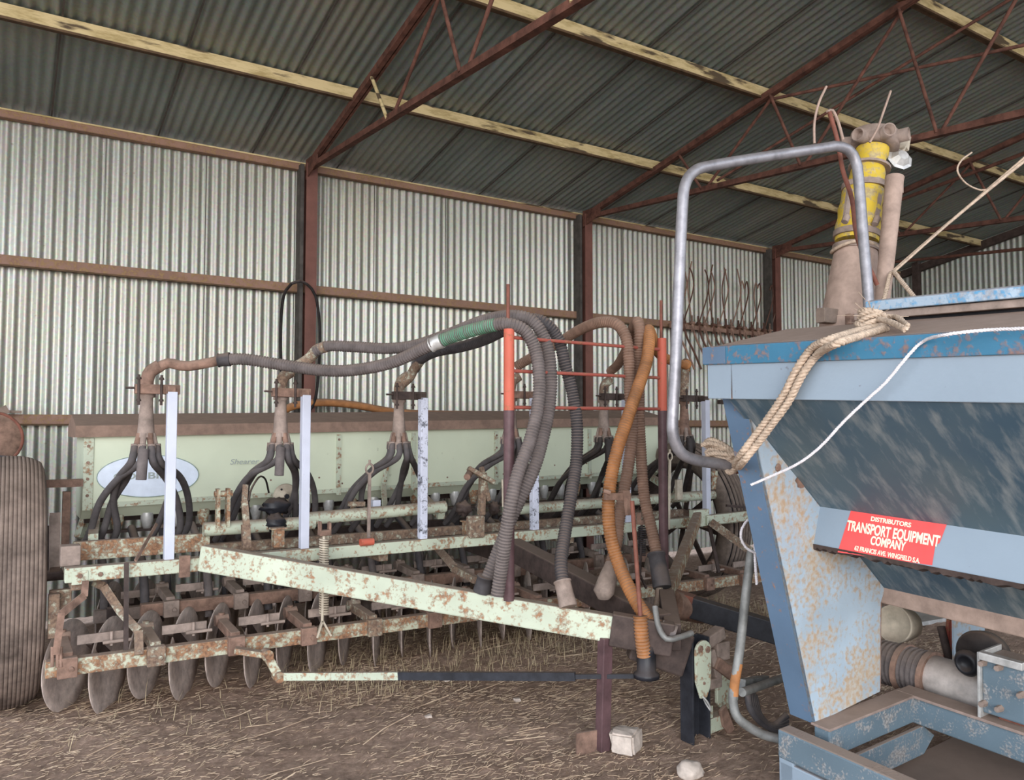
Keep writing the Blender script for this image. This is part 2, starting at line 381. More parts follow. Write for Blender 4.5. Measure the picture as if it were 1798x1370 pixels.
# roof trusses
def truss(x, label):
    t = empty('roof_truss', (x, WY-.1, EH), label, 'roof truss', 'roof trusses')
    ys = WY-.12
    MB().bar((x-.012, ys, EH-.02), (x-.012, -2.0, roofz(-2)-.065), .035, .05).bar((x+.028, ys, EH-.02), (x+.028, -2.0, roofz(-2)-.065), .02, .035).build('top_chord', 'truss', t)
    bz = lambda y: EH-.03-.078*(ys-y)
    MB().bar((x, ys, bz(ys)), (x, -1.5, bz(-1.5)), .05, .045).build('bottom_chord', 'truss', t)
    top = lambda y: roofz(y)-.07
    nb = [5.12, 4.05, 2.95, 1.8, .7, -.4]; ntp = [5.40, 4.34, 3.2, 2.1, 1.0, -.1]
    for i, y in enumerate(nb):
        MB().cyl((x-.02, ntp[i], top(ntp[i])), (x-.02, y, bz(y)), .013, n=8).build('web_bar', 'purlin' if i % 2 == 0 and x < 3 else 'truss', t)
        if i+1 < len(ntp): MB().cyl((x+.02, y, bz(y)), (x+.02, ntp[i+1], top(ntp[i+1])), .013, n=8).build('web_bar', 'truss', t)
    MB().prism([(x-.03, ys, EH-.14), (x-.03, ys, EH+.04), (x-.03, ys-.3, EH+.03), (x-.03, ys-.3, EH-.06)], (1, 0, 0), .008).build('gusset_plate', 'truss', t)
for x, l in zip(PX[1:], ('rusty steel roof truss over the left wall post', 'rusty steel roof truss over the middle wall post', 'rusty steel roof truss over the right wall post, half hidden by the yellow distributor')):
    truss(x, l)
# long bracing between trusses
def brace(p, q, r, label):
    thing(MB().cyl(p, q, r, n=8), 'brace_bar', 'truss', V(q), label, 'brace bar')
brace((5.36, 4.36, 4.27), (5.36+.9, 2.2, 4.22), .014, 'thin rusty brace bar under the roof running from the middle truss to the right')
brace((5.45, 5.06, 3.78), (6.2, 2.55, 4.75), .013, 'rusty diagonal brace bar crossing under the roof above the yellow distributor')
brace((8.45, 5.9, 4.0), (8.0, 2.2, 4.25), .02, 'rusty brace bar under the roof right of the yellow distributor')
brace((9.9, 6.8, 3.78), (9.9, 1.0, 3.3), .02, 'long dark tie bar under the roof near the end wall')

# ================================================================ THE FLOOR
def axis(lo, a, b, hi, step, big):
    xs = []; x = lo
    while x < a-1e-6: xs.append(x); x += big
    x = a
    while x < b-1e-6: xs.append(x); x += step
    x = b
    while x < hi: xs.append(x); x += big
    xs.append(hi); return xs
gx = axis(-50, -1.6, 6.4, 50, .024, 4); gy = axis(-60, 1.9, 7.2, 30, .024, 4)
def gz(x, y):
    if -1.7 < x < 6.5 and 1.8 < y < 7.3:
        p = V((x, y, 0))
        return .030*noise.noise(p*1.1)+.014*noise.noise(p*4.3)+.010*noise.noise(p*11)+.007*noise.noise(p*27)
    return 0
vs = [(x, y, gz(x, y)) for y in gy for x in gx]; nx = len(gx)
fs = [(j*nx+i, j*nx+i+1, (j+1)*nx+i+1, (j+1)*nx+i) for j in range(len(gy)-1) for i in range(nx-1)]
struct(MB().add(vs, fs, True).build('floor', 'dirt'))
# loose straw over the dirt
rs = random.Random(3)
def strands(n, region, L, wdt, lift, dens=None):
    mb = MB(); vs = []; fs = []
    k = 0
    while k < n:
        x = rs.uniform(*region[0]); y = rs.uniform(*region[1])
        if dens and rs.random() > dens(x, y): continue
        l = rs.uniform(*L); a = rs.gauss(.15, .75) if rs.random() < .75 else rs.uniform(0, pi); z = gz(x, y)+.004
        e = rs.uniform(*lift); d = V((cos(a), sin(a), e)).normalized(); bnd = rs.uniform(-.25, .25)
        s = V((-sin(a), cos(a), 0)); o = len(vs); p = V((x, y, z)); w0 = wdt*rs.uniform(.6, 1.4)
        for t in (0, .5, 1):
            q = p+d*l*t+s*(bnd*l*t*t); q.z = max(q.z, gz(q.x, q.y)+.003)
            vs += [q-s*w0/2, q+s*w0/2+V((0, 0, w0*.7))]
        fs += [(o, o+1, o+3, o+2), (o+2, o+3, o+5, o+4)]; k += 1
    mb.add(vs, fs); return mb
def dn(x, y): return .25+.75*max(0, min(1, .5+1.3*noise.noise(V((x*1.2, y*1.2, 5)))))
tag(strands(34000, ((-1.0, 5.8), (2.1, 5.6)), (.01, .055), .0017, (-.02, .15), dn).build('loose_straw', 'straw'), 'short pale straw littering the dirt floor in front of the seed drill', 'straw', kind='stuff')
tag(strands(90, ((.2, 4.6), (3.0, 4.9)), (.10, .36), .0032, (0, .10)).build('long_stalks', 'straw'), 'long pale straw stalks scattered on the dirt under the drill', 'straw', kind='stuff')
def tufts():
    mb = MB(); vs = []; fs = []
    for k in range(4200):
        x = rs.uniform(.2, 5.4); y = rs.uniform(4.15, 6.2) if rs.random() < .7 else rs.uniform(4.3, 4.9)
        if rs.random() > (.12 if x < 1.4 else .9): continue
        h = rs.uniform(.04, .20); a = rs.uniform(0, 2*pi); d = V((cos(a), sin(a), 0)); s = V((-sin(a), cos(a), 0)); o = len(vs); p = V((x, y, gz(x, y)-.005))
        lean = rs.uniform(.2, 1.2)
        for t in (0, .5, 1):
            q = p+V((0, 0, h*t*(1-.35*t)))+d*(h*lean*t*t); vs += [q-s*.0016*(1.2-t), q+s*.0016*(1.2-t)]
        fs += [(o, o+1, o+3, o+2), (o+2, o+3, o+5, o+4)]
    return mb.add(vs, fs)
tag(tufts().build('dry_grass', 'grass'), 'dry grass growing under the drill among the discs', 'grass', kind='stuff')
def rock(c, size, seed, rot=0):
    import bmesh
    bm = bmesh.new(); bmesh.ops.create_cube(bm, size=1)
    bmesh.ops.bevel(bm, geom=bm.edges[:], offset=.09, segments=2, affect='EDGES'); bmesh.ops.subdivide_edges(bm, edges=bm.edges[:], cuts=2, use_grid_fill=True)
    mb = MB(); R = Matrix.Rotation(rot, 3, 'Z')
    vs = []
    for q in bm.verts:
        p = q.co.copy(); p *= 1+.22*noise.noise(p*1.7+V((seed, 0, 0)))+.07*noise.noise(p*6+V((seed, 0, 0)))
        vs.append(V(c)+R @ V((p.x*size[0], p.y*size[1], (p.z+.5)*size[2])))
    mb.add(vs, [[v.index for v in f.verts] for f in bm.faces]); bm.free(); return mb
p = atz(1098, 1318, 0); thing(rock(p, (.135, .12, .095), 2, .6), 'stone_block', 'stone', p, 'pale broken stone block beside the foot of the drawbar stand', 'stone')
def round_stone(c, s, seed):
    mb = MB(); n = 18; vs = []; fs = []
    for i in range(n+1):
        for j in range(n):
            th = pi*i/n; ph = 2*pi*j/n; d = V((sin(th)*cos(ph), sin(th)*sin(ph), cos(th)))
            d *= 1+.25*noise.noise(d*1.6+V((seed, 0, 0)))+.10*noise.noise(d*5+V((seed, 0, 0))); vs.append(c+V((d.x*s[0], d.y*s[1], d.z*s[2])))
    for i in range(n):
        for j in range(n): fs.append((i*n+j, (i+1)*n+j, (i+1)*n+(j+1) % n, i*n+(j+1) % n))
    return mb.add(vs, fs, True)
p = atz(1212, 1362, 0); thing(round_stone(p+V((0, 0, .022)), (.062, .05, .042), 9), 'stone', 'stone', p, 'small rounded pink-white stone on the dirt at the bottom edge of the photo', 'stone')
for i, (px, py, s_, l) in enumerate(((785, 1196, .04, 'tiny white pebble just below the long draft rod'), (908, 1232, .035, 'tiny white pebble on open dirt below the draft rod'), (752, 1262, .035, 'tiny white pebble nearest the bottom on the open dirt'))):
    q = atz(px, py, 0); thing(rock(q, (s_, s_*.7, s_*.5), i+20), 'pebble', 'stone', q, l, 'pebble')
# ================================================================ THE SEED DRILL
drill = empty('seed_drill', (2.7, 5.2, 0), 'long rusty pale green seed drill with disc rows, parked along the corrugated wall', 'seed drill')
D = drill
# --- seed box (rises a little to the right)
BX0, BX1, BY = .415, 5.12, 5.5
def bz(x, h): return h+(x-BX0)*.019
def bp(x, y, h): return V((x, y, bz(x, h)))
mb = MB(); sec = [(BY, 1.475), (BY, 1.03), (BY+.09, .95), (BY+.42, .95), (BY+.55, 1.2), (BY+.55, 1.475)]
N = len(sec); v = [bp(BX0, y, h) for y, h in sec]+[bp(BX1, y, h) for y, h in sec]
mb.add(v, [tuple(range(N))[::-1], tuple(range(N, 2*N))]+[(i, (i+1) % N, (i+1) % N+N, i+N) for i in range(N)])
box = mb.build('seed_box', 'green_clean', D)
mb = MB(); mb.bar(bp(BX0+.06, BY-.002, 1.035), bp(BX1, BY-.002, 1.035), .012, .03); mb.build('lower_lip', 'green', box)
MB().box(bp(BX0+.027, BY-.004, 1.23), (.056, .012, .44)).build('corner_strip', 'green', box, bevel=.002)
for x in (2.03, 2.62, 3.35, 4.3):
    mb = MB().box(bp(x, BY-.006, 1.22), (.034, .012, .43)); mb.build('seam_strip', 'green', box)
for x in (BX0+.025, 2.03, 3.35):
    for h in (1.10, 1.20, 1.30, 1.40): MB().bolt(bp(x, BY-.008, h), (0, -1, 0), .011, .007).build('rivet', 'rust', box)
rnd = random.Random(5)
for k in range(26): MB().bolt(bp(.7+k*.17, BY, 1.085+rnd.choice((0, 0, .05))), (0, -1, 0), .007, .005).build('rivet', 'rust', box)
mb = MB()                                                   # lid: a shallow hip with a front lip
sec = [(BY-.05, 1.455), (BY-.05, 1.525), (BY+.28, 1.60), (BY+.6, 1.525), (BY+.6, 1.455)]
N = len(sec); v = [bp(BX0-.05, y, h) for y, h in sec]+[bp(BX1+.03, y, h) for y, h in sec]
mb.add(v, [tuple(range(N))[::-1], tuple(range(N, 2*N))]+[(i, (i+1) % N, (i+1) % N+N, i+N) for i in range(N)])
mb.build('box_lid', 'lid', box)
# emblem and lettering
ec = at(262, 836, BY-.003)
mb = MB(); mb.add([ec+V((.295*cos(a*pi/24), -.004, .131*sin(a*pi/24))) for a in range(48)], [tuple(range(48))]); em = mb.build('oval_emblem', 'emblem', box)
mb = MB().rings([ec+V((.295*cos(a*pi/24), -.004, .131*sin(a*pi/24))) for a in range(49)], .0028, 6, False); mb.build('emblem_outline', 'emblem_line', box)
Mt = lambda p, y=-.008: Matrix.Translation(p-D.location+V((0, y, 0))) @ Matrix.Rotation(pi/2, 4, 'X')
text('COMBINE', .056, 'ink_grey', 'emblem_lettering', box, Mt(at(256, 836, BY)), bold=.0014, xs=1.5)
text('Shearer', .052, 'ink_grey', 'small_lettering', box, Mt(at(428, 811, BY)), shear=.25, xs=1.15)
# feed cups under the box
for k in range(26):
    x = .62+k*.172
    mb = MB(); mb.lathe((x, BY+.10, bz(x, .965)), (0, 0, -1), [(.038, 0), (.040, .04), (.030, .075), (.022, .11), (0, .11)], 10)
    mb.build('feed_cup', 'alu' if k % 3 else 'green_rust', D)
for (x, hh) in ((BX0+.02, 0), (2.6, 0), (4.95, 0)):           # box legs
    MB().bar((x+.06, BY+.04, bz(x, 1.0)), (x, BY-.5, .90), .05, .05).bar((x+.06, BY+.45, 1.0), (x, BY+.4, .8), .05, .05).build('box_leg', 'green', D)
MB().bar((.45, BY+.3, .93), (5.1, BY+.3, 1.0), .05, .05).build('feed_shaft', 'dark_rust_and_shade', D)
MB().bar((.45, BY+.12, .86), (5.1, BY+.12, .90), .09, .015).build('cup_rail', 'dark_rust_and_shade', D)

# --- frame beams
FY = 4.5
MB().bar((.27, FY, .79), (5.22, FY, .79), .07, .072).build('front_beam', 'green', D, bevel=.006)
MB().bar((.33, 4.86, .855), (1.02, 4.86, .855), .05, .10).build('channel_beam', 'green_rust', D, bevel=.004)
MB().bar((1.0, 4.95, .80), (4.85, 4.95, .80), .05, .06).build('middle_beam', 'green_brown', D, bevel=.004)
MB().bar((.33, 5.75, .74), (4.85, 5.75, .74), .07, .08).build('rear_beam', 'dark_rust_and_shade', D, bevel=.004)
for x in (.33, 1.95, 3.35, 4.82):
    MB().bar((x, FY, .745), (x, 5.8, .745), .06, .07).build('side_beam', 'green_brown', D, bevel=.004)
MB().box((.30, 4.62, .87), (.09, .10, .10)).build('corner_bracket', 'dusty_metal', D, bevel=.006)
MB().box((.815, FY-.045, .79), (.05, .03, .11)).build('weld_plate', 'rust', D)
MB().prism([(.3, FY-.037, .81), (.3, FY-.037, .745), (.30+.07, FY-.037, .745), (.37, FY-.037, .81)], (0, -1, 0), .004).build('end_plate', 'green', D)
mb = MB(); mb.bolt((.335, FY-.04, .785), (0, -1, 0), .013); mb.bolt((.425, FY-.04, .785), (0, -1, 0), .013); mb.build('bolt_heads', 'rust', D)
HX = V((2.66, 2.78, .525))
LA = V((.90, 4.44, .83))
MB().bar(LA, HX+V((0, .02, 0)), .07, .135, h2=.125).build('drawbar_arm', 'green', D, bevel=.008)
dd = (HX-LA).normalized()
MB().bar(LA+dd*2.15, HX+V((.01, .01, -.005)), .078, .15).build('drawbar_tip', 'dark_rust_and_shade', D, bevel=.006)
RA = V((4.52, 4.44, .83)); MB().bar(RA, HX+V((.35, .42, .06)), .06, .08).build('drawbar_arm', 'green_rust', D, bevel=.006)
MB().bar(HX+V((.36, .42, .06)), HX+V((.02, .02, 0)), .08, .13).build('drawbar_tip', 'dark_rust_and_shade', D, bevel=.006)
MB().box((4.56, 4.46, .82), (.17, .05, .13)).build('joint_plate', 'green', D, bevel=.004)
MB().bar((2.86, 4.5, .72), HX+V((.05, .12, .02)), .11, .13).build('centre_drawbar', 'dark_rust_and_shade', D, bevel=.008)
MB().bar((2.86, 4.5, .66), (3.0, 5.7, .66), .10, .10).build('centre_drawbar', 'dark_rust_and_shade', D, bevel=.006)
# right hand framing in front of the wheel
MB().bar((4.60, 4.44, .80), (5.28, 4.42, .82), .05, .075).build('right_beam', 'green', D, bevel=.004)
MB().bar((4.62, 4.40, .79), at(1318, 968, 4.2), .012, .06).build('brace_strap', 'green_brown', D)
MB().bar((4.62, 4.42, .78), at(1262, 1005, 4.42), .012, .03).build('brace_strap', 'dark_rust_and_shade', D)
MB().bar((4.85, 4.45, .90), at(1318, 892, 4.4), .02, .02).build('brace_strap', 'dark_rust_and_shade', D)

# --- six white posts with distributor heads and their hoses
PXS = (.746, 1.464, 2.213, 3.052, 3.87, 4.694); PB = .822; PT = 1.70
rh = random.Random(11)
hose_ends = []
for i, x in enumerate(PXS):
    tp = 1.70 if i < 3 else 1.71+.005*i
    y = FY+.01
    mb = MB().box((x, y, (PB+tp)/2), (.048, .048, tp-PB)); mb.build('upright_post', 'white_worn' if i in (2, 3) else 'white', D, bevel=.003)
    hx, hy = x-.105, y+.13
    hz = tp+.03
    hd = MB(); hd.rings([(hx, hy, hz-.27), (hx, hy, hz-.24), (hx, hy, hz-.1), (hx, hy, hz-.06), (hx, hy, hz-.055), (hx, hy, hz)], [.046, .042, .033, .033, .044, .044], 14)
    head = hd.build('distributor_head', 'dusty_metal' if i != 5 else 'rust', D)
    MB().box((hx+.045, hy-.05, hz-.015), (.22, .05, .05)).box((hx+.10, hy-.08, hz-.02), (.04, .14, .04)).build('clamp_bracket', 'dark_rust_and_shade' if i in (2, 4, 5) else 'rust', head, bevel=.003)
    mb = MB()
    for dx in (-.05, .06): mb.cyl((hx+dx, hy-.08, hz-.10), (hx+dx, hy-.08, hz+.06), .007, n=8).bolt((hx+dx, hy-.08, hz+.035), (0, 0, 1), .014, .012).bolt((hx+dx, hy-.08, hz-.08), (0, 0, 1), .014, .012)
    mb.cyl((hx-.11, hy-.05, hz-.01), (hx+.02, hy-.05, hz-.01), .006, n=6); mb.build('clamp_bolts', 'dark_rust_and_shade', head)
    # outlet nozzles and small hoses fanning down under the seed box
    ends = [(-.12, -.02), (-.05, .14), (-.22, .05), (.10, .05), (.24, .12), (.03, .2)]
    for k, (dx, bow) in enumerate(ends):
        a = -pi/2+(k-2.5)*.85
        n0 = V((hx+.032*cos(a), hy+.032*sin(a), hz-.25)); n1 = n0+V((.022*cos(a), .02*sin(a), -.09))
        MB().cyl(n0, n1, .017, .016, n=10).build('nozzle', 'rust' if k % 2 else 'dusty_metal', head)
        tx = x+dx*(1+.25*rh.uniform(-1, 1))+(-.13 if dx < 0 else .03); ty = 5.0+.22*rh.random()
        b = .06*rh.uniform(-1, 1)
        sgn = -1 if dx < 0 else 1
        pts = [n1+V((0, 0, .03)), n1+V((.02*cos(a), -.01, -.06)), n1.lerp(V((tx, ty, 1.0)), .40)+V((sgn*bow*.35+b*.3, 0, 0)), n1.lerp(V((tx, ty, 1.0)), .75)+V((sgn*bow*.30, 0, 0)), V((tx, ty, .93)), V((tx-.03, ty+.10, .82))]
        MB().rings(smoothpath(pts, .03), .0195, 12).build('seed_hose', 'rubber_mid' if i < 4 else 'rubber_black', head)
        MB().rings([n1+V((0, 0, .035)), n1+V((.004*cos(a), 0, -.012))], .0215, 12).build('hose_clamp', 'dusty_metal', head)
    if i in (0, 4, 5, 1): MB().cyl((hx-.02, hy-.075, hz-.33), (hx-.03, hy-.09, hz-.49), .026, n=14).build('blank_cap', 'rubber_grey' if i < 4 else 'rubber_black', head)
    if i != 5: MB().rings(smoothpath([(hx, hy, hz-.01), (hx, hy, hz+.03), (hx+.015, hy, hz+.08), (hx+.06, hy-.01, hz+.115)], .015), .034, 14).build('elbow_pipe', 'green_brown' if i else 'rust', head)
    else: MB().rings(smoothpath([(hx, hy, hz), (hx+.01, hy, hz+.12), (hx+.02, hy, hz+.26)], .02), .034, 14).build('elbow_pipe', 'green_brown', head)
    hose_ends.append(V((hx, hy, hz)))

# --- cross tubes, levers and linkages above the front beam
TY = 4.80
p0 = at(357, 930, TY); MB().cyl(p0, (1.62, TY, p0.z), .040, n=24).build('rock_shaft', 'green', D)
MB().cyl((1.58, TY, p0.z+.025), (2.52, TY, p0.z+.05), .040, n=24).build('rock_shaft', 'green', D)
q = at(1262, 868, TY); MB().cyl((3.0, TY, q.z-.02), q, .040, n=24).build('rock_shaft', 'green', D)
q = at(1250, 843, TY); MB().box((q.x, TY, q.z), (.075, .07, .16)).build('shaft_bracket', 'green_rust', D, bevel=.006)
mb = MB()
for dx in (0, .055): mb.box((p0.x+.07+dx, TY-.03, p0.z+.12), (.018, .05, .22))
mb.cyl((p0.x+.05, TY-.03, p0.z+.20), (p0.x+.15, TY-.03, p0.z+.20), .018, n=10); mb.build('shaft_lugs', 'green_rust', D)
for px, y0, y1, mat in ((430, 875, 965, 'green_brown'), (655, 1005, 930, 'rust')):
    pass
mb = MB(); a = at(429, 880, 4.62); b = at(433, 962, 4.58); mb.bar(a, (a+b)/2+V((.005, 0, .0)), .035, .02, (0, 1, 0)); mb.bar((a+b)/2, b, .045, .03, (0, 1, 0)); mb.bar(a, a+V((.01, .02, .09)), .03, .012, (0, 1, 0)); mb.build('stop_lever', 'green_brown', D)
# grease-covered drive with round hub
c = at(500, 871, 5.25); mb = MB(); mb.lathe(c, (0, -1, 0), [(0, 0), (.075, 0), (.082, .015), (.075, .03), (.02, .03), (.02, .045), (0, .045)], 28); hub = mb.build('drive_hub', 'cream', D)
mb = MB(); mb.bolt(c+V((0, -.04, 0)), (0, -1, 0), .02, .015)
for a in range(4): mb.bolt(c+V((.055*cos(a*pi/2+.6), -.03, .055*sin(a*pi/2+.6))), (0, -1, 0), .008, .008)
mb.build('hub_bolts', 'black', hub)
def lump(c, s, seed, nn=14):
    mb = MB(); vs = []; fs = []
    for i in range(nn+1):
        for j in range(nn):
            th = pi*i/nn; ph = 2*pi*j/nn; d = V((sin(th)*cos(ph), sin(th)*sin(ph), cos(th)))
            d *= 1+.45*noise.noise(d*2.2+V((seed, 0, 0)))+.2*noise.noise(d*6+V((seed, 0, 0))); vs.append(V(c)+V((d.x*s[0], d.y*s[1], d.z*s[2])))
    for i in range(nn):
        for j in range(nn): fs.append((i*nn+j, (i+1)*nn+j, (i+1)*nn+(j+1) % nn, i*nn+(j+1) % nn))
    return mb.add(vs, fs, True)
for (px, py, Yy, s, sd) in ((484, 890, 4.9, (.085, .05, .05), 3), (484, 920, TY-.03, (.06, .045, .055), 5), (815, 893, TY-.02, (.055, .05, .05), 8), (868, 893, TY-.02, (.035, .04, .045), 9)):
    lump(at(px, py, Yy), s, sd).build('greasy_bearing', 'black' if sd < 6 else 'dark_rust_and_shade', D)
for px in (488, 822):
    c = at(px, 945 if px == 488 else 930, 4.62); MB().box(c, (.06, .06, .10)).box(c+V((0, 0, .055)), (.09, .07, .012)).build('bearing_stand', 'green_rust', D, bevel=.004)
# cast bracket post standing at the middle of the front beam
c = at(835, 925, 4.47); MB().box(c, (.11, .06, .14)).build('centre_bracket', 'green_brown', D, bevel=.01)
mb = MB(); a = at(845, 905, 4.6); b = at(848, 830, 4.62); mb.bar(a, b, .04, .05, (0, 1, 0)); e = at(868, 848, 4.55); mb.bar(at(822, 822, 4.6), e, .03, .05, (0, 1, 0)); mb.bar(at(845, 820, 4.6), at(858, 880, 4.6), .03, .03, (0, 1, 0)); mb.build('cast_bracket', 'green_brown', D, bevel=.006)
MB().cyl(at(826, 828, 4.64), at(820, 838, 4.55), .022, n=14).build('bracket_pin', 'rust', D)
MB().cyl(at(882, 842, 4.62), at(883, 890, 4.62), .007, n=8).build('threaded_rod', 'cream', D)
# ring-top rods
def ring_rod(px, y0, y1, Yy, mat):
    t = at(px, y0, Yy); b = at(px-2, y1, Yy-.05); mb = MB().bar(b, t-V((0, 0, .06)), .018, .012, (0, 1, 0))
    c = t-V((0, 0, .03)); mb.rings([c+V((.024*cos(k*pi/8), 0, .030*sin(k*pi/8))) for k in range(17)], .007, 6, False)
    mb.cyl(t-V((0, 0, .005)), t+V((0, 0, .025)), .008, n=8); mb.build('ring_top_rod', mat, D)
ring_rod(649, 815, 950, 4.6, 'dusty_metal'); ring_rod(1176, 795, 930, 4.5, 'cream')
c = at(644, 952, 4.45); mb = MB().cyl(c+V((-.04, 0, 0)), c+V((.04, 0, 0)), .022, n=12); mb.build('rod_pivot', 'orange', D)
c = at(660, 890, 4.9); MB().box(c, (.055, .04, .09)).build('small_block', 'white', D, bevel=.004)
c = at(1192, 860, 4.7); MB().box(c, (.06, .03, .16)).build('small_block', 'cream', D, bevel=.003)
mb = MB(); mb.bar(at(673, 850, BY-.06), at(686, 790, BY-.04), .03, .01, (0, 1, 0)); mb.bar(at(673, 850, BY-.06), at(676, 890, BY-.2), .04, .012, (0, 1, 0)); mb.build('perforated_strap', 'green', D)
# spring rods
def spring_rod(px, ya, yb, yc, Yy, mat, smat):
    a, b, c_ = at(px, ya, Yy), at(px, yb, Yy), at(px-3, yc, Yy-.02)
    rod = MB().cyl(a+V((0, 0, .03)), c_, .0085, n=10); rod.bar(c_, c_+V((.05, 0, -.09)), .015, .01).bar(c_, c_+V((-.03, 0, -.09)), .015, .01)
    ro = rod.build('pressure_rod', mat, D); L = (b-a).length; n = int(L/.013)
    MB().rings([a+(b-a)*(k/(n*10))+V((.024*cos(k*pi/5), .024*sin(k*pi/5), 0)) for k in range(n*10+1)], .0048, 6).build('coil_spring', smat, ro)
    MB().box(a+V((0, 0, .03)), (.06, .05, .03)).box(a+V((-.025, 0, .06)), (.012, .04, .07)).box(a+V((.03, 0, .05)), (.012, .04, .07)).build('clevis', 'rust', ro, bevel=.003)
spring_rod(569, 945, 1078, 1090, 4.36, 'cream', 'cream')
spring_rod(1127, 925, 975, 1010, 4.0, 'dark_rust_and_shade', 'black')
# hydraulic pipe stub, valve and thin hoses
MB().rings(smoothpath([at(437, 880, 4.7), at(441, 860, 4.75), at(455, 838, 4.85), at(466, 842, 5.0), at(472, 865, 5.1)], .02), .006, 8).build('thin_hose', 'rubber_black', D)
MB().bar(at(612, 885, 4.9), at(640, 885, 4.9), .03, .03).build('small_cylinder', 'green_brown', D)

# --- disc bars and discs
AY = 4.40
BZ = lambda x: .376-.011*x
MB().bar((.195, AY, BZ(.2)), (5.24, AY, BZ(5.24)), .06, .078).build('disc_bar', 'green_rust', D, bevel=.004)
MB().bar((.70, 5.12, .45), (4.75, 5.12, .43), .06, .075).build('disc_bar', 'rust', D, bevel=.004)
MB().bar((.49, 5.48, .37), (4.75, 5.48, .37), .06, .075).build('disc_bar', 'dusty_metal', D, bevel=.004)
pa = radians(30)
def disc(c, parent, r=.235, rotz=0, mat='disc'):
    a = pa+rotz; ax = V((-cos(a), sin(a), 0))                  # dished face looks to the left
    mb = MB(); mb.lathe(c, ax, [(0, .018), (.05, .018), (.07, .010), (.13, .004), (.18, -.004), (r-.006, -.016), (r, -.020), (r-.003, -.024), (.18, -.012), (.07, .002), (.05, .010), (0, .010)], 36)
    mb.lathe(V(c)+ax*.012, ax, [(.028, 0), (.028, .02), (.018, .03), (0, .03)], 12)
    for k in range(4):
        t = k*pi/2+.5; u = ax.cross(V((0, 0, 1))); mb.bolt(V(c)+ax*.016+(u*cos(t)+V((0, 0, 1))*sin(t))*.045, ax, .008, .008)
    mb.m = 1; mb.lathe(c, ax, [(.150, .0038), (.162, .0028), (.170, .0012)], 36)  # paler annulus paints a highlight ring on the disc face
    return mb.build('disc', [mat, 'disc_ring'], parent)
rd = random.Random(2)
def unit(x, bary, barz, length, drop, clampmat):
    mb = MB()
    mb.box((x, bary-.035, barz+.005), (.085, .05, .095)); e = V((x-.005, bary+length, barz+.065))
    mb.bar((x, bary-.02, barz+.045), e, .05, .05); mb.cyl(e+V((-.035, 0, .01)), e+V((.035, 0, .01)), .032, n=10); mb.cyl(e+V((0, 0, 0)), e+V((0, 0, .05)), .018, n=8)
    mb.bolt((x+.015, bary-.06, barz), (0, -1, 0), .014, .012)
    o = mb.build('disc_arm', clampmat, D, bevel=.004)
    MB().bar((x+.05, bary+.12, barz+.09), (x+.27, bary+.12, barz+.09), .012, .045).cyl((x+.20, bary+.09, barz+.05), (x+.20, bary+.09, barz+.12), .008, n=8).cyl((x+.16, bary+.08, barz+.07), (x+.29, bary+.08, barz+.07), .009, n=8).build('link_bar', 'dusty_metal', o)
    if x > 4.45: return
    for j, (dx, dy) in enumerate(((.02, .52), (.212, .47))):
        c = V((x+dx, bary+dy+rd.uniform(-.02, .02), .236+(.0 if j else .01)))
        MB().bar(e+V((dx*.6, 0, -.02)), c+V((.02, 0, .03)), .03, .05).build('disc_hanger', 'dark_rust_and_shade', o)
        disc(c, o, .255 if j else .238, rd.uniform(-.05, .05))
for k in range(13): unit(.285+.388*k, AY, BZ(.285+.388*k), .28, 0, 'green_brown' if k in (1, 4, 9) else 'rust')
for k in range(10): unit(.86+.40*k, 5.12, .445, .26, 0, 'dusty_metal')
for k in range(5): unit(.60+.78*k, 5.48, .37, .18, 0, 'dark_rust_and_shade')
# rubber seed tubes from the cups to the discs
for k in range(23):
    x = .52+k*.18; yy = 5.2 if k % 2 else 5.55
    MB().rings(smoothpath([(x, BY+.08, .88), (x+.02, yy+.08, .72), (x+.03, yy, .55), (x+.03, yy-.05, .36)], .04), [.026]*99 if 0 else .025, 10).build('seed_tube', 'rubber' if k % 3 else 'rubber_grey', D)
# bent straps at the left end, plus the lift rod
mb = MB(); mb.bar(at(150, 1020, 4.44), at(148, 1048, 4.42), .03, .012, (0, 1, 0)); mb.bar(at(148, 1046, 4.42), at(108, 1078, 4.36), .035, .012, (0, 1, 0)); mb.bar(at(108, 1076, 4.36), at(98, 1150, 4.35), .03, .012, (0, 1, 0)); mb.build('bent_strap', 'rust', D)
mb = MB(); P = [at(165, 1022, 4.6), at(182, 1030, 4.55), at(212, 1075, 4.5), at(243, 1108, 4.42), at(244, 1150, 4.36)]
for a, b in zip(P, P[1:]): mb.bar(a, b, .04, .014, (0, 1, 0))
mb.build('bent_strap', 'green_brown', D)
MB().bar((at(222, 988, 4.45)), at(221, 1142, 4.37), .022, .008, (0, 1, 0)).build('lift_strap', 'dark_rust_and_shade', D)
MB().bar(at(238, 985, 4.5), at(275, 920, 4.9), .015, .008, (0, 1, 0)).build('diagonal_strap', 'rust', D)
mb = MB()
for px in (92, 101, 107): mb.cyl(at(px, 1136, 4.36), at(px, 1172, 4.34), .008, n=8)
mb.build('u_bolts', 'rust', D)
mb = MB(); mb.bar(at(770, 965, 4.9), at(800, 1000, 4.5), .05, .05, (0, 1, 0)); mb.bar(at(798, 998, 4.5), at(838, 1020, 4.2), .05, .04, (0, 1, 0)); mb.build('curved_link', 'green_brown', D)

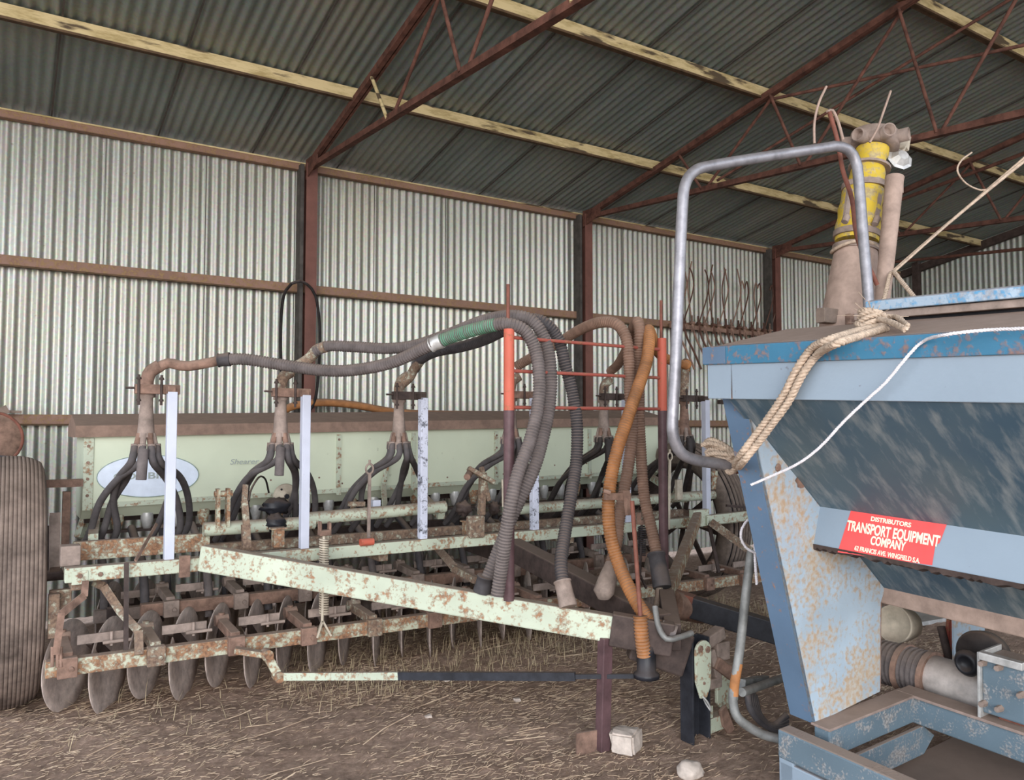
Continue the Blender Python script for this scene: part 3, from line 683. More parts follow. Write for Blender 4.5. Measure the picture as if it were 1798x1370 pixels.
# --- draft link running low to the hitch
a = at(412, 1142, 4.30); b = at(468, 1150, 4.24); c = at(489, 1188, 4.20); e = at(700, 1187, 3.75); f = at(1010, 1188, 3.05); g = at(1142, 1187, 2.86)
MB().bar(a, b, .05, .03).bar(b, c, .045, .03, (0, 1, 0)).cyl(c+V((0, -.03, 0)), c+V((0, .03, 0)), .028, n=12).cyl(b+V((0, -.03, 0)), b+V((0, .03, 0)), .03, n=12).build('bell_crank', 'green_rust', D, bevel=.004)
MB().bar(c, e, .02, .038).build('draft_link', 'green', D); MB().bar(e, f, .022, .038).bar(f, g, .016, .02).build('draft_link_end', 'navy', D)
# --- stand leg with flat foot
p = atz(1058, 1318, 0); tpp = at(1066, 1125, p.y+.02)
lg = MB().bar(p, V((p.x+.02, p.y, .52)), .055, .05, (0, 1, 0)).build('stand_leg', 'plum', D, bevel=.004)
MB().bar(p+V((-.13, .03, .045)), p+V((.02, .01, .045)), .012, .10).build('stand_foot', 'rust', lg)
# --- hitch: upright channel, clevis plates, side frame
hb = atz(1222, 1302, 0); hy = hb.y; hx = hb.x
mb = MB(); mb.box((hx-.055, hy, .255), (.010, .085, .50)); mb.box((hx+.052, hy, .25), (.010, .085, .50)); mb.box((hx, hy+.03, .25), (.10, .010, .50)); hp = mb.build('hitch_channel', 'navy', D, bevel=.002)
pl = [V((hx-.045+.0, hy-.045, .21))]; top = []
for k in range(9): a_ = pi*k/8; top.append(V((hx+.0+.052*cos(a_), hy-.045, .44+.052*sin(a_))))
MB().prism([V((hx+.04, hy-.045, .26)), V((hx+.05, hy-.045, .30))]+top+[V((hx-.05, hy-.045, .30)), V((hx-.02, hy-.045, .22)), V((hx+.02, hy-.045, .22))], (0, -1, 0), .012).build('clevis_plate', 'green', hp, bevel=.002)
mb = MB(); mb.bolt((hx-.02, hy-.057, .455), (0, -1, 0), .018, .006); mb.bolt((hx+.028, hy-.057, .445), (0, -1, 0), .018, .006); mb.bolt((hx+.0, hy-.057, .29), (0, -1, 0), .008, .006); mb.build('clevis_bolts', 'rust', hp)
MB().rings(smoothpath([(hx-.01, hy-.05, .235), (hx+.012, hy-.07, .20), (hx+.03, hy-.07, .16), (hx+.018, hy-.05, .19), (hx+.0, hy-.05, .225)], .01), .005, 6).build('chain_link', 'alu', hp)
mb = MB(); mb.bar((hx+.06, hy, .46), (hx+.20, hy+.02, .49), .06, .06); mb.box((hx+.19, hy+.03, .40), (.09, .08, .09)); mb.bar((hx+.10, hy, .42), (hx+.15, hy, .27), .04, .04); mb.bar((hx+.06, hy, .26), (hx+.16, hy, .26), .05, .05); mb.build('hitch_frame', 'dusty_metal', hp, bevel=.006)
mb = MB(); mb.prism([V((hx+.13, hy-.02, .29)), V((hx+.30, hy, .29)), V((hx+.30, hy, .14)), V((hx+.2, hy, .10)), V((hx+.13, hy-.02, .16))], (0, 1, 0), .02); mb.bar((hx+.06, hy, .06), (hx+.18, hy, .07), .05, .07); mb.bar((hx+.075, hy, .16), (hx+.075, hy, .10), .04, .05); mb.build('hitch_side_plate', 'green', hp, bevel=.004)
mb = MB(); mb.prism([V((hx+.13, hy-.04, .13)), V((hx+.17, hy-.04, .15)), V((hx+.24, hy-.03, .02)), V((hx+.20, hy-.03, .0)), V((hx+.15, hy-.04, .05))], (0, 1, 0), .02); MB().bar((hx+.12, hy-.02, .36), (hx+.24, hy-.02, .28), .06, .03, (0, 1, 0)).build('rust_strap', 'rust', hp, bevel=.004); mb.build('rust_scab_plate', 'rust', hp, bevel=.004)
MB().bar(at(1112, 1118, 2.98), at(1206, 1150, 2.84), .10, .20).build('hitch_block', 'dark_rust_and_shade', D, bevel=.01)
c = at(1135, 1175, 2.86); MB().lathe(c+V((0, 0, .11)), (0, 0, -1), [(0, 0), (.04, 0), (.045, .03), (.045, .12), (.06, .13), (.06, .15), (0, .15)], 16).build('socket_cup', 'black', D)
# drum-shaped counterweight behind the hitch and dark tow bar leading under the cart
MB().cyl(at(1182, 1062, 3.3), at(1232, 1072, 3.3), .075, n=24).build('drum', 'rust', D)
# --- hose rack on the drawbar arms
p = V((2.085, 3.30, .675)); q = V((3.21, 3.42, .63)); zt = 2.0
rk = MB().cyl(p, p+V((0, 0, .92)), .027, n=20); rk = rk.build('hose_rack', 'plum', D); MB().cyl(q, q+V((0, 0, .98)), .027, n=20).build('rack_post', 'plum', rk)
for b_, m_ in ((p+V((0, 0, .92)), .40), (q+V((0, 0, .98)), .42)):
    MB().cyl(b_, b_+V((0, 0, m_)), .0265, n=20).build('rack_post_top', 'orange', rk); MB().cyl(b_+V((-.006, -.0, m_)), b_+V((-.012, -.01, m_+.22)), .009, n=8).build('rack_pin', 'rust_red', rk)
zb = (1.955, 1.79, 1.61)
for z in zb: MB().cyl(V((p.x, p.y, z)), V((q.x, q.y, z+.01)), .0095, n=10).build('rung', 'red_thin', rk)

# --- wheels
def wheel(cx, cy, R_, wd, mt, name_mat, spokes=True):
    mb = MB(); h = wd/2; prof = [(R_-.20, -h*.66), (R_-.15, -h*.92), (R_-.10, -h), (R_-.075, -h*.97)]
    ng, dp = (15, .004) if name_mat else (7, .016)
    crown = lambda t: R_-.055*abs(t)**2.6
    for k in range(ng):
        ga, gb, gc = (.80, .86, .96) if name_mat else (.60, .66, .94); t0, t1, t2, t3 = (-.88+1.76*(k+q_)/ng for q_ in (0, ga, gb, gc))
        prof += [(crown(t0), h*t0), (crown(t1), h*t1), (crown(t1)-dp, h*t2), (crown(t1)-dp, h*t3)]
    prof += [(crown(.88), h*.88), (R_-.075, h*.97), (R_-.10, h), (R_-.15, h*.92), (R_-.20, h*.66)]
    c = V((cx, cy, R_-.005)); mb.lathe(c, (1, 0, 0), prof, 96); mb.m = 1
    for k in range(ng):  # dark strips paint shade into the tread grooves
        t1, t2, t3, t4 = (-.88+1.76*(k+q_)/ng for q_ in (ga, gb, gc, 1))
        mb.lathe(c, (1, 0, 0), [(crown(t1)-dp*.5, h*t1+.001), (crown(t1)-dp+.0015, h*t2), (crown(t1)-dp+.0015, h*t3), (crown(t4)-dp*.5, h*t4-.001)], 96)
    t = mb.build('wheel', [mt, 'dark_rust_and_shade' if name_mat else 'black'], D)
    r2 = R_-.195
    MB().lathe(c, (1, 0, 0), [(r2+.02, -h*.66), (r2-.03, -h*.6), (r2-.05, 0), (r2-.03, h*.6), (r2+.02, h*.66), (r2+.01, h*.6), (r2-.03, 0), (r2+.01, -h*.6)], 64, closed=True).build('rim', 'dark_rust_and_shade', t)
    MB().lathe(c, (1, 0, 0), [(0, -.14), (.045, -.14), (.05, -.06), (.09, -.05), (.09, .05), (.05, .06), (.045, .12), (0, .12)], 24).build('hub', 'rust', t)
    for k in range(8):
        a = k*pi/4+.2; MB().bar(c+V((0, .06*cos(a), .06*sin(a))), c+V((0, (r2-.03)*cos(a), (r2-.03)*sin(a))), .05, .014, (1, 0, 0)).build('spoke', 'dark_rust_and_shade', t)
    return t
wl = wheel(.045, 5.25, .68, .32, 'tyre', 'worn')
wr = wheel(5.22, 5.29, .70, .30, 'tyre_dark', '')
MB().cyl((.0, 5.25, .68), (.45, 5.25, .68), .035, n=16).bar((.24, 5.25, .68), (.24, 5.3, .95), .05, .05).build('stub_axle', 'dark_rust_and_shade', D)
MB().cyl((4.80, 5.29, .69), (5.26, 5.29, .69), .035, n=16).bar((4.84, 5.29, .68), (4.84, 5.0, .8), .05, .05).build('stub_axle', 'green_rust', D)
MB().box((.27, 4.75, .63), (.10, .04, .10)).box((.24, 4.70, .56), (.05, .05, .22)).build('scraper_bracket', 'green_brown', D, bevel=.004)
MB().bar((.18, 5.5, 1.18), (BX0, 5.5, 1.18), .06, .045).bar((.33, 5.5, .8), (.33, 5.5, 1.13), .04, .06).build('box_end_bracket', 'rust', D)
MB().bar(at(96, 1000, 4.95), at(96, 905, 5.1), .05, .07, (0, 1, 0)).build('wheel_strut', 'dusty_metal', D)

# ================================================================ BIG HOSES
CUFF = lambda a, b, r, mat, n=18: MB().rings([a, a+(b-a)*.06, a+(b-a)*.07, a+(b-a)*.5, a+(b-a)*.93, b], [r*1.08, r*1.12, r, r*1.02, r*1.12, r*1.08], n)
def hose(px, label, r, mat, name='ribbed_hose', pitch=.015, depth=.08):
    pts = [at(x, y, Y_) for x, y, Y_ in px]
    o = ribbed(MB(), pts, r, pitch, depth); b = pts[-1]
    return thing(o, name, mat, b, label, 'hose', 'large ribbed hoses draped over the rack'), pts
R0 = .032
eh = hose_ends
# front grey hose with the green length
hA, pts = hose([(388, 632, 4.58), (430, 631, 4.5), (490, 640, 4.4), (560, 650, 4.25), (620, 650, 4.1), (690, 636, 3.9), (762, 603, 3.68)], 'dusty dark grey ribbed hose sagging from the leftmost distributor pipe to a metal clamp', R0, 'rubber_grey', depth=.09)
mb = MB().rings(smoothpath([eh[0]+V((.05, -.01, .10)), eh[0]+V((.10, -.02, .13)), at(330, 643, 4.6), at(392, 632, 4.58)], .03), .028, 14); mb.build('rusty_pipe', 'rust', hA)
CUFF(at(383, 633, 4.58), at(404, 631, 4.55), .036, 0).build('end_cuff', 'rubber', hA)
mb = CUFF(at(757, 606, 3.70), at(776, 598, 3.65), .037, 0); mb.build('hose_clamp', 'alu', hA)
pth = [(768, 601, 3.67), (800, 589, 3.58), (840, 577, 3.45), (872, 570, 3.36)]
hG, pts = hose(pth+[(895, 569, 3.30), (922, 582, 3.27), (940, 615, 3.25), (947, 660, 3.22), (945, 710, 3.2), (932, 770, 3.18), (910, 830, 3.17), (898, 880, 3.17), (888, 940, 3.2), (880, 1000, 3.24), (873, 1047, 3.26)], 'frontmost grey ribbed hose with a green length, arching over the left red rack post', R0, 'rubber_grey')
ribbed(MB(), [at(x, y, Y_) for x, y, Y_ in pth], R0*1.03, .012, .12).build('green_length', 'rubber_green', hG)
hB, pts = hose([(552, 618, 4.55), (575, 608, 4.5), (620, 609, 4.4), (680, 612, 4.25), (730, 606, 4.1), (790, 586, 3.9), (850, 563, 3.65), (900, 555, 3.45), (935, 564, 3.38), (958, 600, 3.35), (967, 650, 3.33), (965, 710, 3.32), (953, 770, 3.30), (935, 830, 3.28), (900, 905, 3.33), (868, 985, 3.38), (848, 1036, 3.40)], 'grey ribbed hose from the second distributor, middle of three beside the left red post', R0, 'rubber_grey')
MB().rings(smoothpath([eh[1]+V((.02, 0, .10)), at(540, 632, 4.6), at(556, 615, 4.55), at(572, 609, 4.5)], .02), .033, 14).build('elbow_end', 'green_brown', hB)
CUFF(at(853, 1012, 3.39), at(846, 1040, 3.41), .040, 0).build('end_cuff', 'rubber', hB)
hC, pts = hose([(728, 648, 4.6), (738, 632, 4.5), (765, 618, 4.35), (810, 609, 4.1), (850, 597, 3.9), (885, 580, 3.7), (925, 562, 3.52), (955, 566, 3.44), (980, 595, 3.42), (992, 640, 3.4), (1005, 690, 3.38), (1013, 745, 3.36), (1012, 810, 3.34), (1003, 870, 3.3), (993, 930, 3.26), (985, 985, 3.2), (988, 1025, 3.15)], 'dark ribbed hose with a dusty end cuff, rightmost of the three left hoses', R0, 'rubber')
CUFF(at(987, 1020, 3.155), at(998, 1066, 3.10), .040, 0).build('end_cuff', 'dusty_metal', hC)
MB().rings(smoothpath([eh[2]+V((.02, 0, .06)), at(720, 662, 4.6), at(726, 650, 4.58), at(738, 634, 4.5)], .02), .03, 14).build('elbow_end', 'green_brown', hC)
hD, pts = hose([(908, 643, 4.5), (930, 630, 4.4), (975, 606, 4.15), (1015, 581, 3.85), (1050, 567, 3.6), (1080, 568, 3.46), (1098, 590, 3.40), (1104, 630, 3.38), (1106, 690, 3.38), (1110, 750, 3.37), (1106, 800, 3.36), (1096, 862, 3.34), (1087, 912, 3.32), (1082, 955, 3.3), (1070, 1000, 3.28)], 'brown ribbed hose behind the orange hose, ending in a tapered cuff', R0, 'rubber_brown')
MB().rings([at(1074, 990, 3.28), at(1066, 1020, 3.26), at(1060, 1040, 3.25), at(1060, 1052, 3.25)], [.034, .05, .055, .03], 16).build('tapered_cuff', 'dusty_metal', hD)
hE, pts = hose([(1072, 652, 4.5), (1085, 640, 4.35), (1102, 610, 3.9), (1113, 575, 3.6), (1120, 566, 3.45), (1123, 585, 3.40), (1122, 640, 3.42), (1122, 720, 3.43), (1125, 790, 3.43), (1131, 870, 3.4), (1143, 925, 3.35), (1153, 975, 3.3)], 'brown ribbed hose just left of the right red post, dark coupling at its foot', R0, 'rubber_brown')
CUFF(at(1152, 972, 3.30), at(1163, 1032, 3.22), .046, 0).build('end_cuff', 'rubber', hE)
MB().rings([at(1158, 1030, 3.25), at(1156, 1050, 3.2), at(1150, 1075, 3.1)], [.02, .02, .016], 10).build('spout', 'green_brown', hE)
hF, pts = hose([(1205, 642, 4.5), (1180, 634, 4.3), (1158, 622, 4.0), (1146, 596, 3.6), (1139, 580, 3.42), (1140, 600, 3.33), (1134, 640, 3.28), (1117, 690, 3.24), (1100, 740, 3.2), (1084, 790, 3.18), (1073, 840, 3.17), (1068, 890, 3.16), (1072, 940, 3.14), (1086, 990, 3.1), (1108, 1040, 3.0), (1135, 1083, 2.9), (1165, 1107, 2.82)], 'bright orange-brown ribbed hose curving across the front of the rack down to the hitch', .033, 'rubber_orange')
MB().rings(smoothpath([at(1206, 640, 4.5), eh[5]+V((.02, 0, .27)), eh[5]+V((.02, 0, .2))], .02), .036, 14).build('elbow_end', 'rubber_orange', hF)
mb = MB().rings(smoothpath([at(1150, 1065, 2.84), at(1156, 1100, 2.8), at(1170, 1122, 2.76), at(1190, 1120, 2.74), at(1215, 1112, 2.74)], .02), .014, 10); mb.build('steel_hook', 'galv_dark', hF)
CUFF(at(1160, 1103, 2.83), at(1186, 1114, 2.78), .038, 0).build('end_cuff', 'rubber_grey', hF)
hH, pts = hose([(1124, 1082, 2.86), (1127, 1120, 2.85), (1131, 1152, 2.85)], 'short upright orange-brown ribbed hose standing in a black cup beside the hitch', .033, 'rubber_orange', depth=.12)
MB().cyl(at(1110, 880, 2.98), at(1125, 1090, 2.86), .011, n=10).build('slim_rod', 'rust_red', hH)
# pipe clamp tying two hoses
mb = MB().bar(at(1062, 872, 3.12), at(1106, 872, 3.12), .02, .035, (0, 0, 1)).bar(at(1100, 862, 3.1), at(1104, 905, 3.08), .03, .02, (0, 1, 0)).cyl(at(1060, 862, 3.12), at(1072, 866, 3.1), .012, n=8)
thing(mb, 'pipe_clamp', 'rust', at(1085, 890, 3.12), 'rusty bar clamp fixed across the orange and brown hoses below the rack', 'clamp')
# the long orange-brown pipe lying behind the seed box
mb = MB().rings(smoothpath([at(452, 760, 6.75), at(475, 738, 6.75), at(510, 715, 6.75), at(560, 707, 6.78), at(620, 711, 6.8), at(690, 723, 6.82), at(760, 727, 6.84), at(900, 728, 6.84), at(1010, 730, 6.84), at(1040, 738, 6.84)], .05), .034, 14)
thing(mb, 'plastic_pipe', 'rubber_orange', at(760, 727, 6.84), 'long orange-brown pipe lying along the low girt behind the seed box', 'pipe')
# black cable loop hung on the post
ctr = at(530, 625, 6.72)
mb = MB()
for s_ in (0, .012): mb.rings(smoothpath([at(512, 498, 6.76), at(498, 520, 6.75), at(493, 580, 6.75), at(494, 650, 6.75), at(499, 715, 6.76), at(525, 740, 6.76), at(552, 705, 6.75), at(560, 640, 6.75), at(561, 570, 6.75), at(554, 520, 6.75), at(540, 500, 6.76), at(526, 494, 6.74), at(512, 498+s_, 6.76)], .04), .013, 8)
thing(mb, 'cable_loop', 'rubber_black', at(530, 496, 6.75), 'loop of black hose hung over the rust red wall post', 'hose')
# --- spring tines hung along the wall girt
rt_ = random.Random(4)
def tine(x, s, flip, mat):
    z0 = 2.76; mb = MB(); d = flip
    up_ = [(0, -.02, 0), (.04*d, -.03, .12), (.11*d, -.04, .30), (.155*d, -.05, .48), (.12*d, -.06, .62), (.07*d, -.07, .70*s)]
    dn_ = [(0, -.02, .05), (.03, -.05, -.15), (.11, -.08, -.32), (.22*s, -.10, -.55*s)]
    for L, r in ((up_, .009), (dn_, .014)):
        mb.rings(smoothpath([(x+a, WY-.08+b, z0+c) for a, b, c in L], .04), r, 6)
    mb.cyl((x, WY-.10, z0-.08), (x, WY-.10, z0+.12), .012, n=8); mb.cyl((x-.03, WY-.11, z0+.03), (x+.03, WY-.11, z0+.03), .018, n=8)
    return mb
TX = [6.72+.118*k for k in range(15)]
tl = ['first', 'second', 'third', 'fourth', 'fifth', 'sixth', 'seventh', 'eighth', 'ninth', 'tenth', 'eleventh', 'twelfth', 'thirteenth', 'fourteenth', 'fifteenth']
for k, x in enumerate(TX):
    s = 1.05*rt_.uniform(.9, 1.05) if k < 9 else rt_.uniform(.68, .8)
    thing(tine(x+rt_.uniform(-.02, .02), s, 1 if rt_.random() < .7 else -.6, 'wire'), 'spring_tine', 'wire' if k % 2 else 'rust', (x, WY-.08, 2.76), 'curved rusty spring tine on the wall rail, %s from the left' % tl[k], 'tine', 'spring tines hung on the wall girt')
thing(MB().bar((6.6, WY-.10, 2.73), (8.5, WY-.10, 2.73), .02, .05), 'tine_rail', 'rust', (6.6, WY-.10, 2.7), 'rusty rail on the wall girt from which the spring tines hang', 'rail')
# --- odds at the left edge
mb = MB(); c = at(-12, 770, 6.15); mb.lathe(c, (.25, -1, .1), [(0, .0), (.10, .015), (.157, 0), (.176, -.01), (.17, -.035), (0, -.035)], 28)
pan = thing(mb, 'round_pan', 'rust', V((c.x, c.y, 0)), 'round rusty pan on a post, half out of frame above the left tyre', 'pan')
MB().lathe(c, (.25, -1, .1), [(.160, .0), (.176, .003), (.180, -.006), (.174, -.012), (.160, -.004)], 28, closed=True).build('pan_rim', 'rust_red', pan)
MB().bar((c.x, c.y+.06, 0), c+V((0, .06, .05)), .05, .05).build('support_post', 'dark_rust_and_shade', pan)
thing(MB().bar(at(-30, 738, 6.85), at(14, 718, 6.85)+V((0, 0, 0)), .06, .06).bar(at(-10, 722, 6.86), at(38, 724, 6.86), .03, .02), 'timber_offcut', 'wood', at(0, 725, 6.85), 'dark wooden offcut resting on the low girt at the left edge', 'offcut')
q = at(-6, 800, 6.05); thing(MB().bar((q.x-.08, q.y, 0), (q.x+.02, q.y, q.z), .05, .22, (1, 0, 0)), 'dark_panel', 'navy', (q.x-.08, q.y, 0), 'dark blue-black upright board at the left edge in front of the pan', 'panel')
p_ = atz(255, 1236, 0)
# ================================================================ THE BLUE CART
el, ro = radians(2.5), radians(3.0)
cu_ = V((0, cos(el), sin(el))); w0_ = V((1, 0, 0)).cross(cu_); cv_ = V((1, 0, 0))*cos(ro)+w0_*sin(ro); cw_ = cv_.cross(cu_)
CO = V((2.571, 2.06, .344))
RC = Matrix((cv_, cu_, cw_)).transposed()
cart = empty('bin_cart', CO, 'blue steel hopper cart with a red sticker below its sloping side', 'cart', R=RC)
def K(a, b, c): return V((a, -b, c))
def KW(a, b, c): return CO+RC @ K(a, b, c)
def kat(px, py, a): return onplane(px, py, KW(a, 0, 0), cv_)
NE = 2.0                                                   # length of the bin towards the camera side
def ext(mb, sec, b0, b1, closed=True):                     # extrude an (a,c) outline along the cart
    n = len(sec); v = [K(a, b0, c) for a, c in sec]+[K(a, b1, c) for a, c in sec]
    fs = [(i, (i+1) % n, (i+1) % n+n, i+n) for i in range(n if closed else n-1)]
    if closed: fs += [tuple(range(n))[::-1], tuple(range(n, 2*n))]
    return mb.add(v, fs)
L_ = dict(world=False)
S = .62+.26; AM = 1.98                                     # the far side mirrors the near side
sp = ext(MB(), [(-.28, 1.285), (-.28, 1.415), (-.265, 1.415), (-.265, 1.30), (-.255, 1.285)], -.12, NE).build('side_panel', 'blue_side', cart, False, .003)
ext(MB(), [(AM, 1.285), (AM, 1.43), (AM-.015, 1.43), (AM-.015, 1.285)], -.12, NE).build('side_panel', 'blue_side', cart, False, .003)
ext(MB(), [(-.29, 1.412), (-.29, 1.478), (-.20, 1.486), (-.20, 1.478), (-.282, 1.470), (-.282, 1.412)], -.13, NE).build('top_rim', 'blue_rim', cart, False, .002)
MB().add([K(-.2915, -.132, 1.415), K(-.2915, -.02, 1.415), K(-.2915, -.02, 1.476), K(-.2915, -.132, 1.476)], [(0, 1, 2, 3)]).build('rim_corner_patch', 'blue_edge', cart, False)
ext(MB(), [(-.268, 1.30), (.205, .87), (.64, .46), (.95, .46), (AM-.02, 1.30), (AM-.02, 1.27), (.96, .45), (.63, .45), (.19, .86), (-.27, 1.285)], -.03, NE).build('hopper_wall', 'hopper', cart, False)
ext(MB(), [(-.268, 1.30), (-.268, 1.478), (AM-.02, 1.478), (AM-.02, 1.30), (.95, .46), (.64, .46)], -.05, -.042).build('hopper_end', 'blue_edge', cart, False)
ext(MB(), [(-.268, 1.30), (-.268, 1.478), (AM-.02, 1.478), (AM-.02, 1.30), (.95, .46), (.64, .46)], NE-.01, NE).build('hopper_end', 'blue_edge', cart, False)
# lid
ext(MB(), [(-.21, 1.486), (.17, 1.552), (1.0, 1.56), (AM, 1.49), (AM, 1.478), (-.21, 1.476)], -.12, NE).build('bin_top', 'dust_tank', cart, False)
ext(MB(), [(.13, 1.592), (.13, 1.626), (.15, 1.632), (1.3, 1.64), (1.3, 1.60), (.16, 1.592)], .26, NE).build('hatch_lid', 'hatch', cart, False, .004)
ext(MB(), [(.15, 1.564), (.15, 1.590), (.22, 1.590), (.22, 1.564)], .20, NE).build('hatch_frame', 'dusty_metal', cart, False, .003)
ext(MB(), [(.20, 1.50), (.20, 1.595), (1.3, 1.595), (1.3, 1.50)], .26, NE).build('hatch_gap_shade', 'black', cart, False)  # black fill paints the dark gap below the hatch lid
# end plate (leg) with its flange
poly = [(-.208, 1.285), (-.10, 1.178), (.227, .855), (.638, .458), (.600, .395), (.587, .02), (.153, -.01)]
ep = MB().prism([K(a, 0, c) for a, c in poly], (0, 1, 0), .008).build('end_plate', 'blue_light', cart, False)
poly2 = [(1.16, .60), (1.16, .02), (1.40, .02), (1.72, 1.05)]
MB().prism([K(a, 0, c) for a, c in poly2], (0, 1, 0), .008).build('end_plate', 'blue_light', cart, False)
mb = MB(); mb.add([K(-.208, 0, 1.285), K(-.208, -.115, 1.285), K(.153, -.115, -.01), K(.153, 0, -.01), K(-.200, 0, 1.285), K(-.200, -.115, 1.285), K(.161, -.115, -.01), K(.161, 0, -.01)],
                  [(0, 1, 2, 3), (4, 7, 6, 5), (0, 3, 7, 4), (1, 5, 6, 2), (0, 4, 5, 1), (3, 2, 6, 7)]); mb.build('plate_flange', 'blue_edge', ep, False)
MB().prism([K(-.28, 0, 1.415), K(-.28, 0, 1.285), K(-.208, 0, 1.285), K(-.20, 0, 1.26), K(-.17, 0, 1.30), K(-.17, 0, 1.415)], (0, 1, 0), .006).build('corner_gusset', 'rust', ep, False)
mb = MB(); mb.prism([K(.587, .0, .03), K(.600, .0, .395), K(.600, -.05, .395), K(.587, -.05, .03)], (1, 0, 0), .006); mb.build('plate_return', 'rust', ep, False)
mb = MB()
for a, c, r in ((-.04, 1.018, .016), (.095, .96, .034), (.20, .875, .02)):
    p_ = K(a, .003, c); mb.add([p_+V((r*cos(k*pi/7)*(1+.2*sin(3*k)), 0, r*sin(k*pi/7))) for k in range(14)], [tuple(range(14))])
mb.bolt(K(-.045, .004, 1.018), (0, -1, 0), .014, .008); mb.build('rust_spots', 'rust', ep, False)
# skirt bar carrying the sticker
sb = ext(MB(), [(.215, .868), (.165, .700), (.175, .688), (.33, .700), (.33, .76)], -.012, NE).build('skirt_bar', 'blue_side', cart, False, .003)
rb = random.Random(8); mb = MB(); vs = []; n = 150                    # caked dirt along the lower lip
for i in range(n+1):
    b_ = -.01+(NE+.01)*i/n; h = .012+.012*rb.random(); vs += [K(.160, b_, .702), K(.163, b_, .702-h), K(.20, b_, .690-h)]
mb.add(vs, [(3*i, 3*i+1, 3*i+4, 3*i+3) for i in range(n)]+[(3*i+1, 3*i+2, 3*i+5, 3*i+4) for i in range(n)]); mb.build('caked_dirt', 'dark_rust_and_shade', sb, False)
# sticker: corners surveyed on the face of the bar
fa, fc = V((.215, 0, .868)), V((.165, 0, .700)); fn = RC @ V(((fa-fc).z, 0, -(fa-fc).x)).normalized(); f0 = CO+RC @ fc
def onbar(px, py): return RC.inverted() @ (onplane(px, py, f0, fn)-CO)
tl_, tr_, bl_, br_ = onbar(1496, 892), onbar(1664, 918), onbar(1471, 970), onbar(1637, 993)
off = RC.inverted() @ fn; off = off if off.x < 0 else -off
tl_, tr_, bl_, br_ = (q+off*.0015 for q in (tl_, tr_, bl_, br_))
notch = [tl_*.0+tr_*.62+br_*.38, ]
st = MB().add([tl_, bl_, br_, tr_*.45+br_*.55-(tr_-tl_)*.035, tr_*.52+br_*.48-(tr_-tl_)*.005, tr_], [(0, 1, 2, 3, 4, 5)]).build('red_sticker', 'sticker', sb, False)
ex = (tr_-tl_).normalized(); ey = (tl_-bl_); ey = (ey-ex*ey.dot(ex)); hgt = ey.length; ey.normalize(); wid = (tr_-tl_).length; nz = ex.cross(ey)
def stick(body, size, u, v, xs=1, bold=.0, shear=0):
    c = tl_+(tr_-tl_)*u+(bl_-tl_)*v+off*.0015
    m = Matrix((ex, ey, nz)).transposed().to_4x4(); m.translation = c
    return text(body, size, 'ink_cream', 'sticker_lettering', st, m, bold=bold, xs=xs, shear=shear)
stick('DISTRIBUTORS', hgt*.13, .46, .17, wid/.34*.95, .0007)
stick('TRANSPORT EQUIPMENT', hgt*.30, .50, .40, wid/hgt*.285, .0016)
stick('COMPANY', hgt*.25, .50, .62, wid/hgt*.30, .0014)
stick('62 FRANCIS AVE. WINGFIELD S.A.', hgt*.135, .52, .84, wid/hgt*.345, .0006)
# frames
ext(MB(), [(.72, -.125), (.72, -.01), (.79, -.01), (.79, -.125)], .0, NE).build('inner_rail', 'blue_frame', cart, False, .006)
MB().box(K(.44, .035, -.065), (.58, .07, .11)).build('cross_beam', 'blue_frame', cart, False, .006)
MB().box(K(.44, .035, -.006), (.60, .085, .010)).build('cross_beam_top', 'dust_tank', cart, False, .002)
ext(MB(), [(.705, -.012), (.705, .0), (.80, .0), (.80, -.012)], .0, NE).build('rail_top', 'dust_tank', cart, False, .002)
ext(MB(), [(.025, -.135), (.025, -.022), (.095, -.022), (.095, -.135)], -.075, NE).build('outer_rail', 'blue_frame', cart, False, .008)
ext(MB(), [(.03, -.30), (.03, -.145), (.09, -.145), (.09, -.30)], -.07, NE).build('skid_plate', 'blue_side', cart, False, .006)
MB().box(K(.06, -.04, -.21), (.06, .07, .28)).build('corner_leg', 'blue_side', cart, False, .006)
MB().prism([K(.28, .10, -.13), K(.74, .10, -.13), K(.82, .10, -.19), K(.74, .10, -.25), K(.38, .10, -.25)], (0, 1, 0), .02).build('frame_gusset', 'blue_frame', cart, False, .004)
ext(MB(), [(.30, -.31), (.30, -.27), (1.6, -.27), (1.6, -.31)], .06, NE).build('under_tray', 'dark_rust_and_shade', cart, False)
ext(MB(), [(1.45, -.125), (1.45, 0), (1.52, 0), (1.52, -.125)], -.0, NE).build('far_rail', 'blue_frame', cart, False, .006)
ext(MB(), [(.625, .385), (.625, .462), (.70, .475), (.72, .385)], -.02, NE).build('hopper_tube', 'pipe_dusty', cart, False, .006)
# blower pipe, clamps and metering box seen through the opening
def kp(px, py, a): return kat(px, py, a)
pp = [kp(1542, 1160, .95), kp(1590, 1172, .95), kp(1640, 1187, .95)]
ribbed(MB(), pp, .098, .024, .06, 28).build('ribbed_duct', 'rubber_grey', cart)
MB().rings([kp(1636, 1186, .95), kp(1640, 1187, .95), kp(1720, 1212, .95), kp(1900, 1278, .95)], [.08, .09, .088, .088], 28).build('white_duct', 'pipe_white', cart)
mb = MB()
for px in (1585, 1630):
    c0, c1 = kp(px, 1171 if px == 1585 else 1185, .95), kp(px+9, 1174 if px == 1585 else 1188, .95); mb.rings([c0, c1], .108, 28, True)
mb.build('duct_clamps', 'rust', cart)
mb = MB(); c0 = KW(.80, .43, .13); mb.box(c0, (.16, .16, .22), RC); mb.build('metering_box', 'blue_frame', cart, bevel=.008)
mb = MB(); mb.box(KW(.79, .345, .13), (.17, .012, .26), RC).box(KW(.71, .43, .25), (.03, .16, .03), RC); mb.build('box_flange', 'alu', cart, bevel=.003)
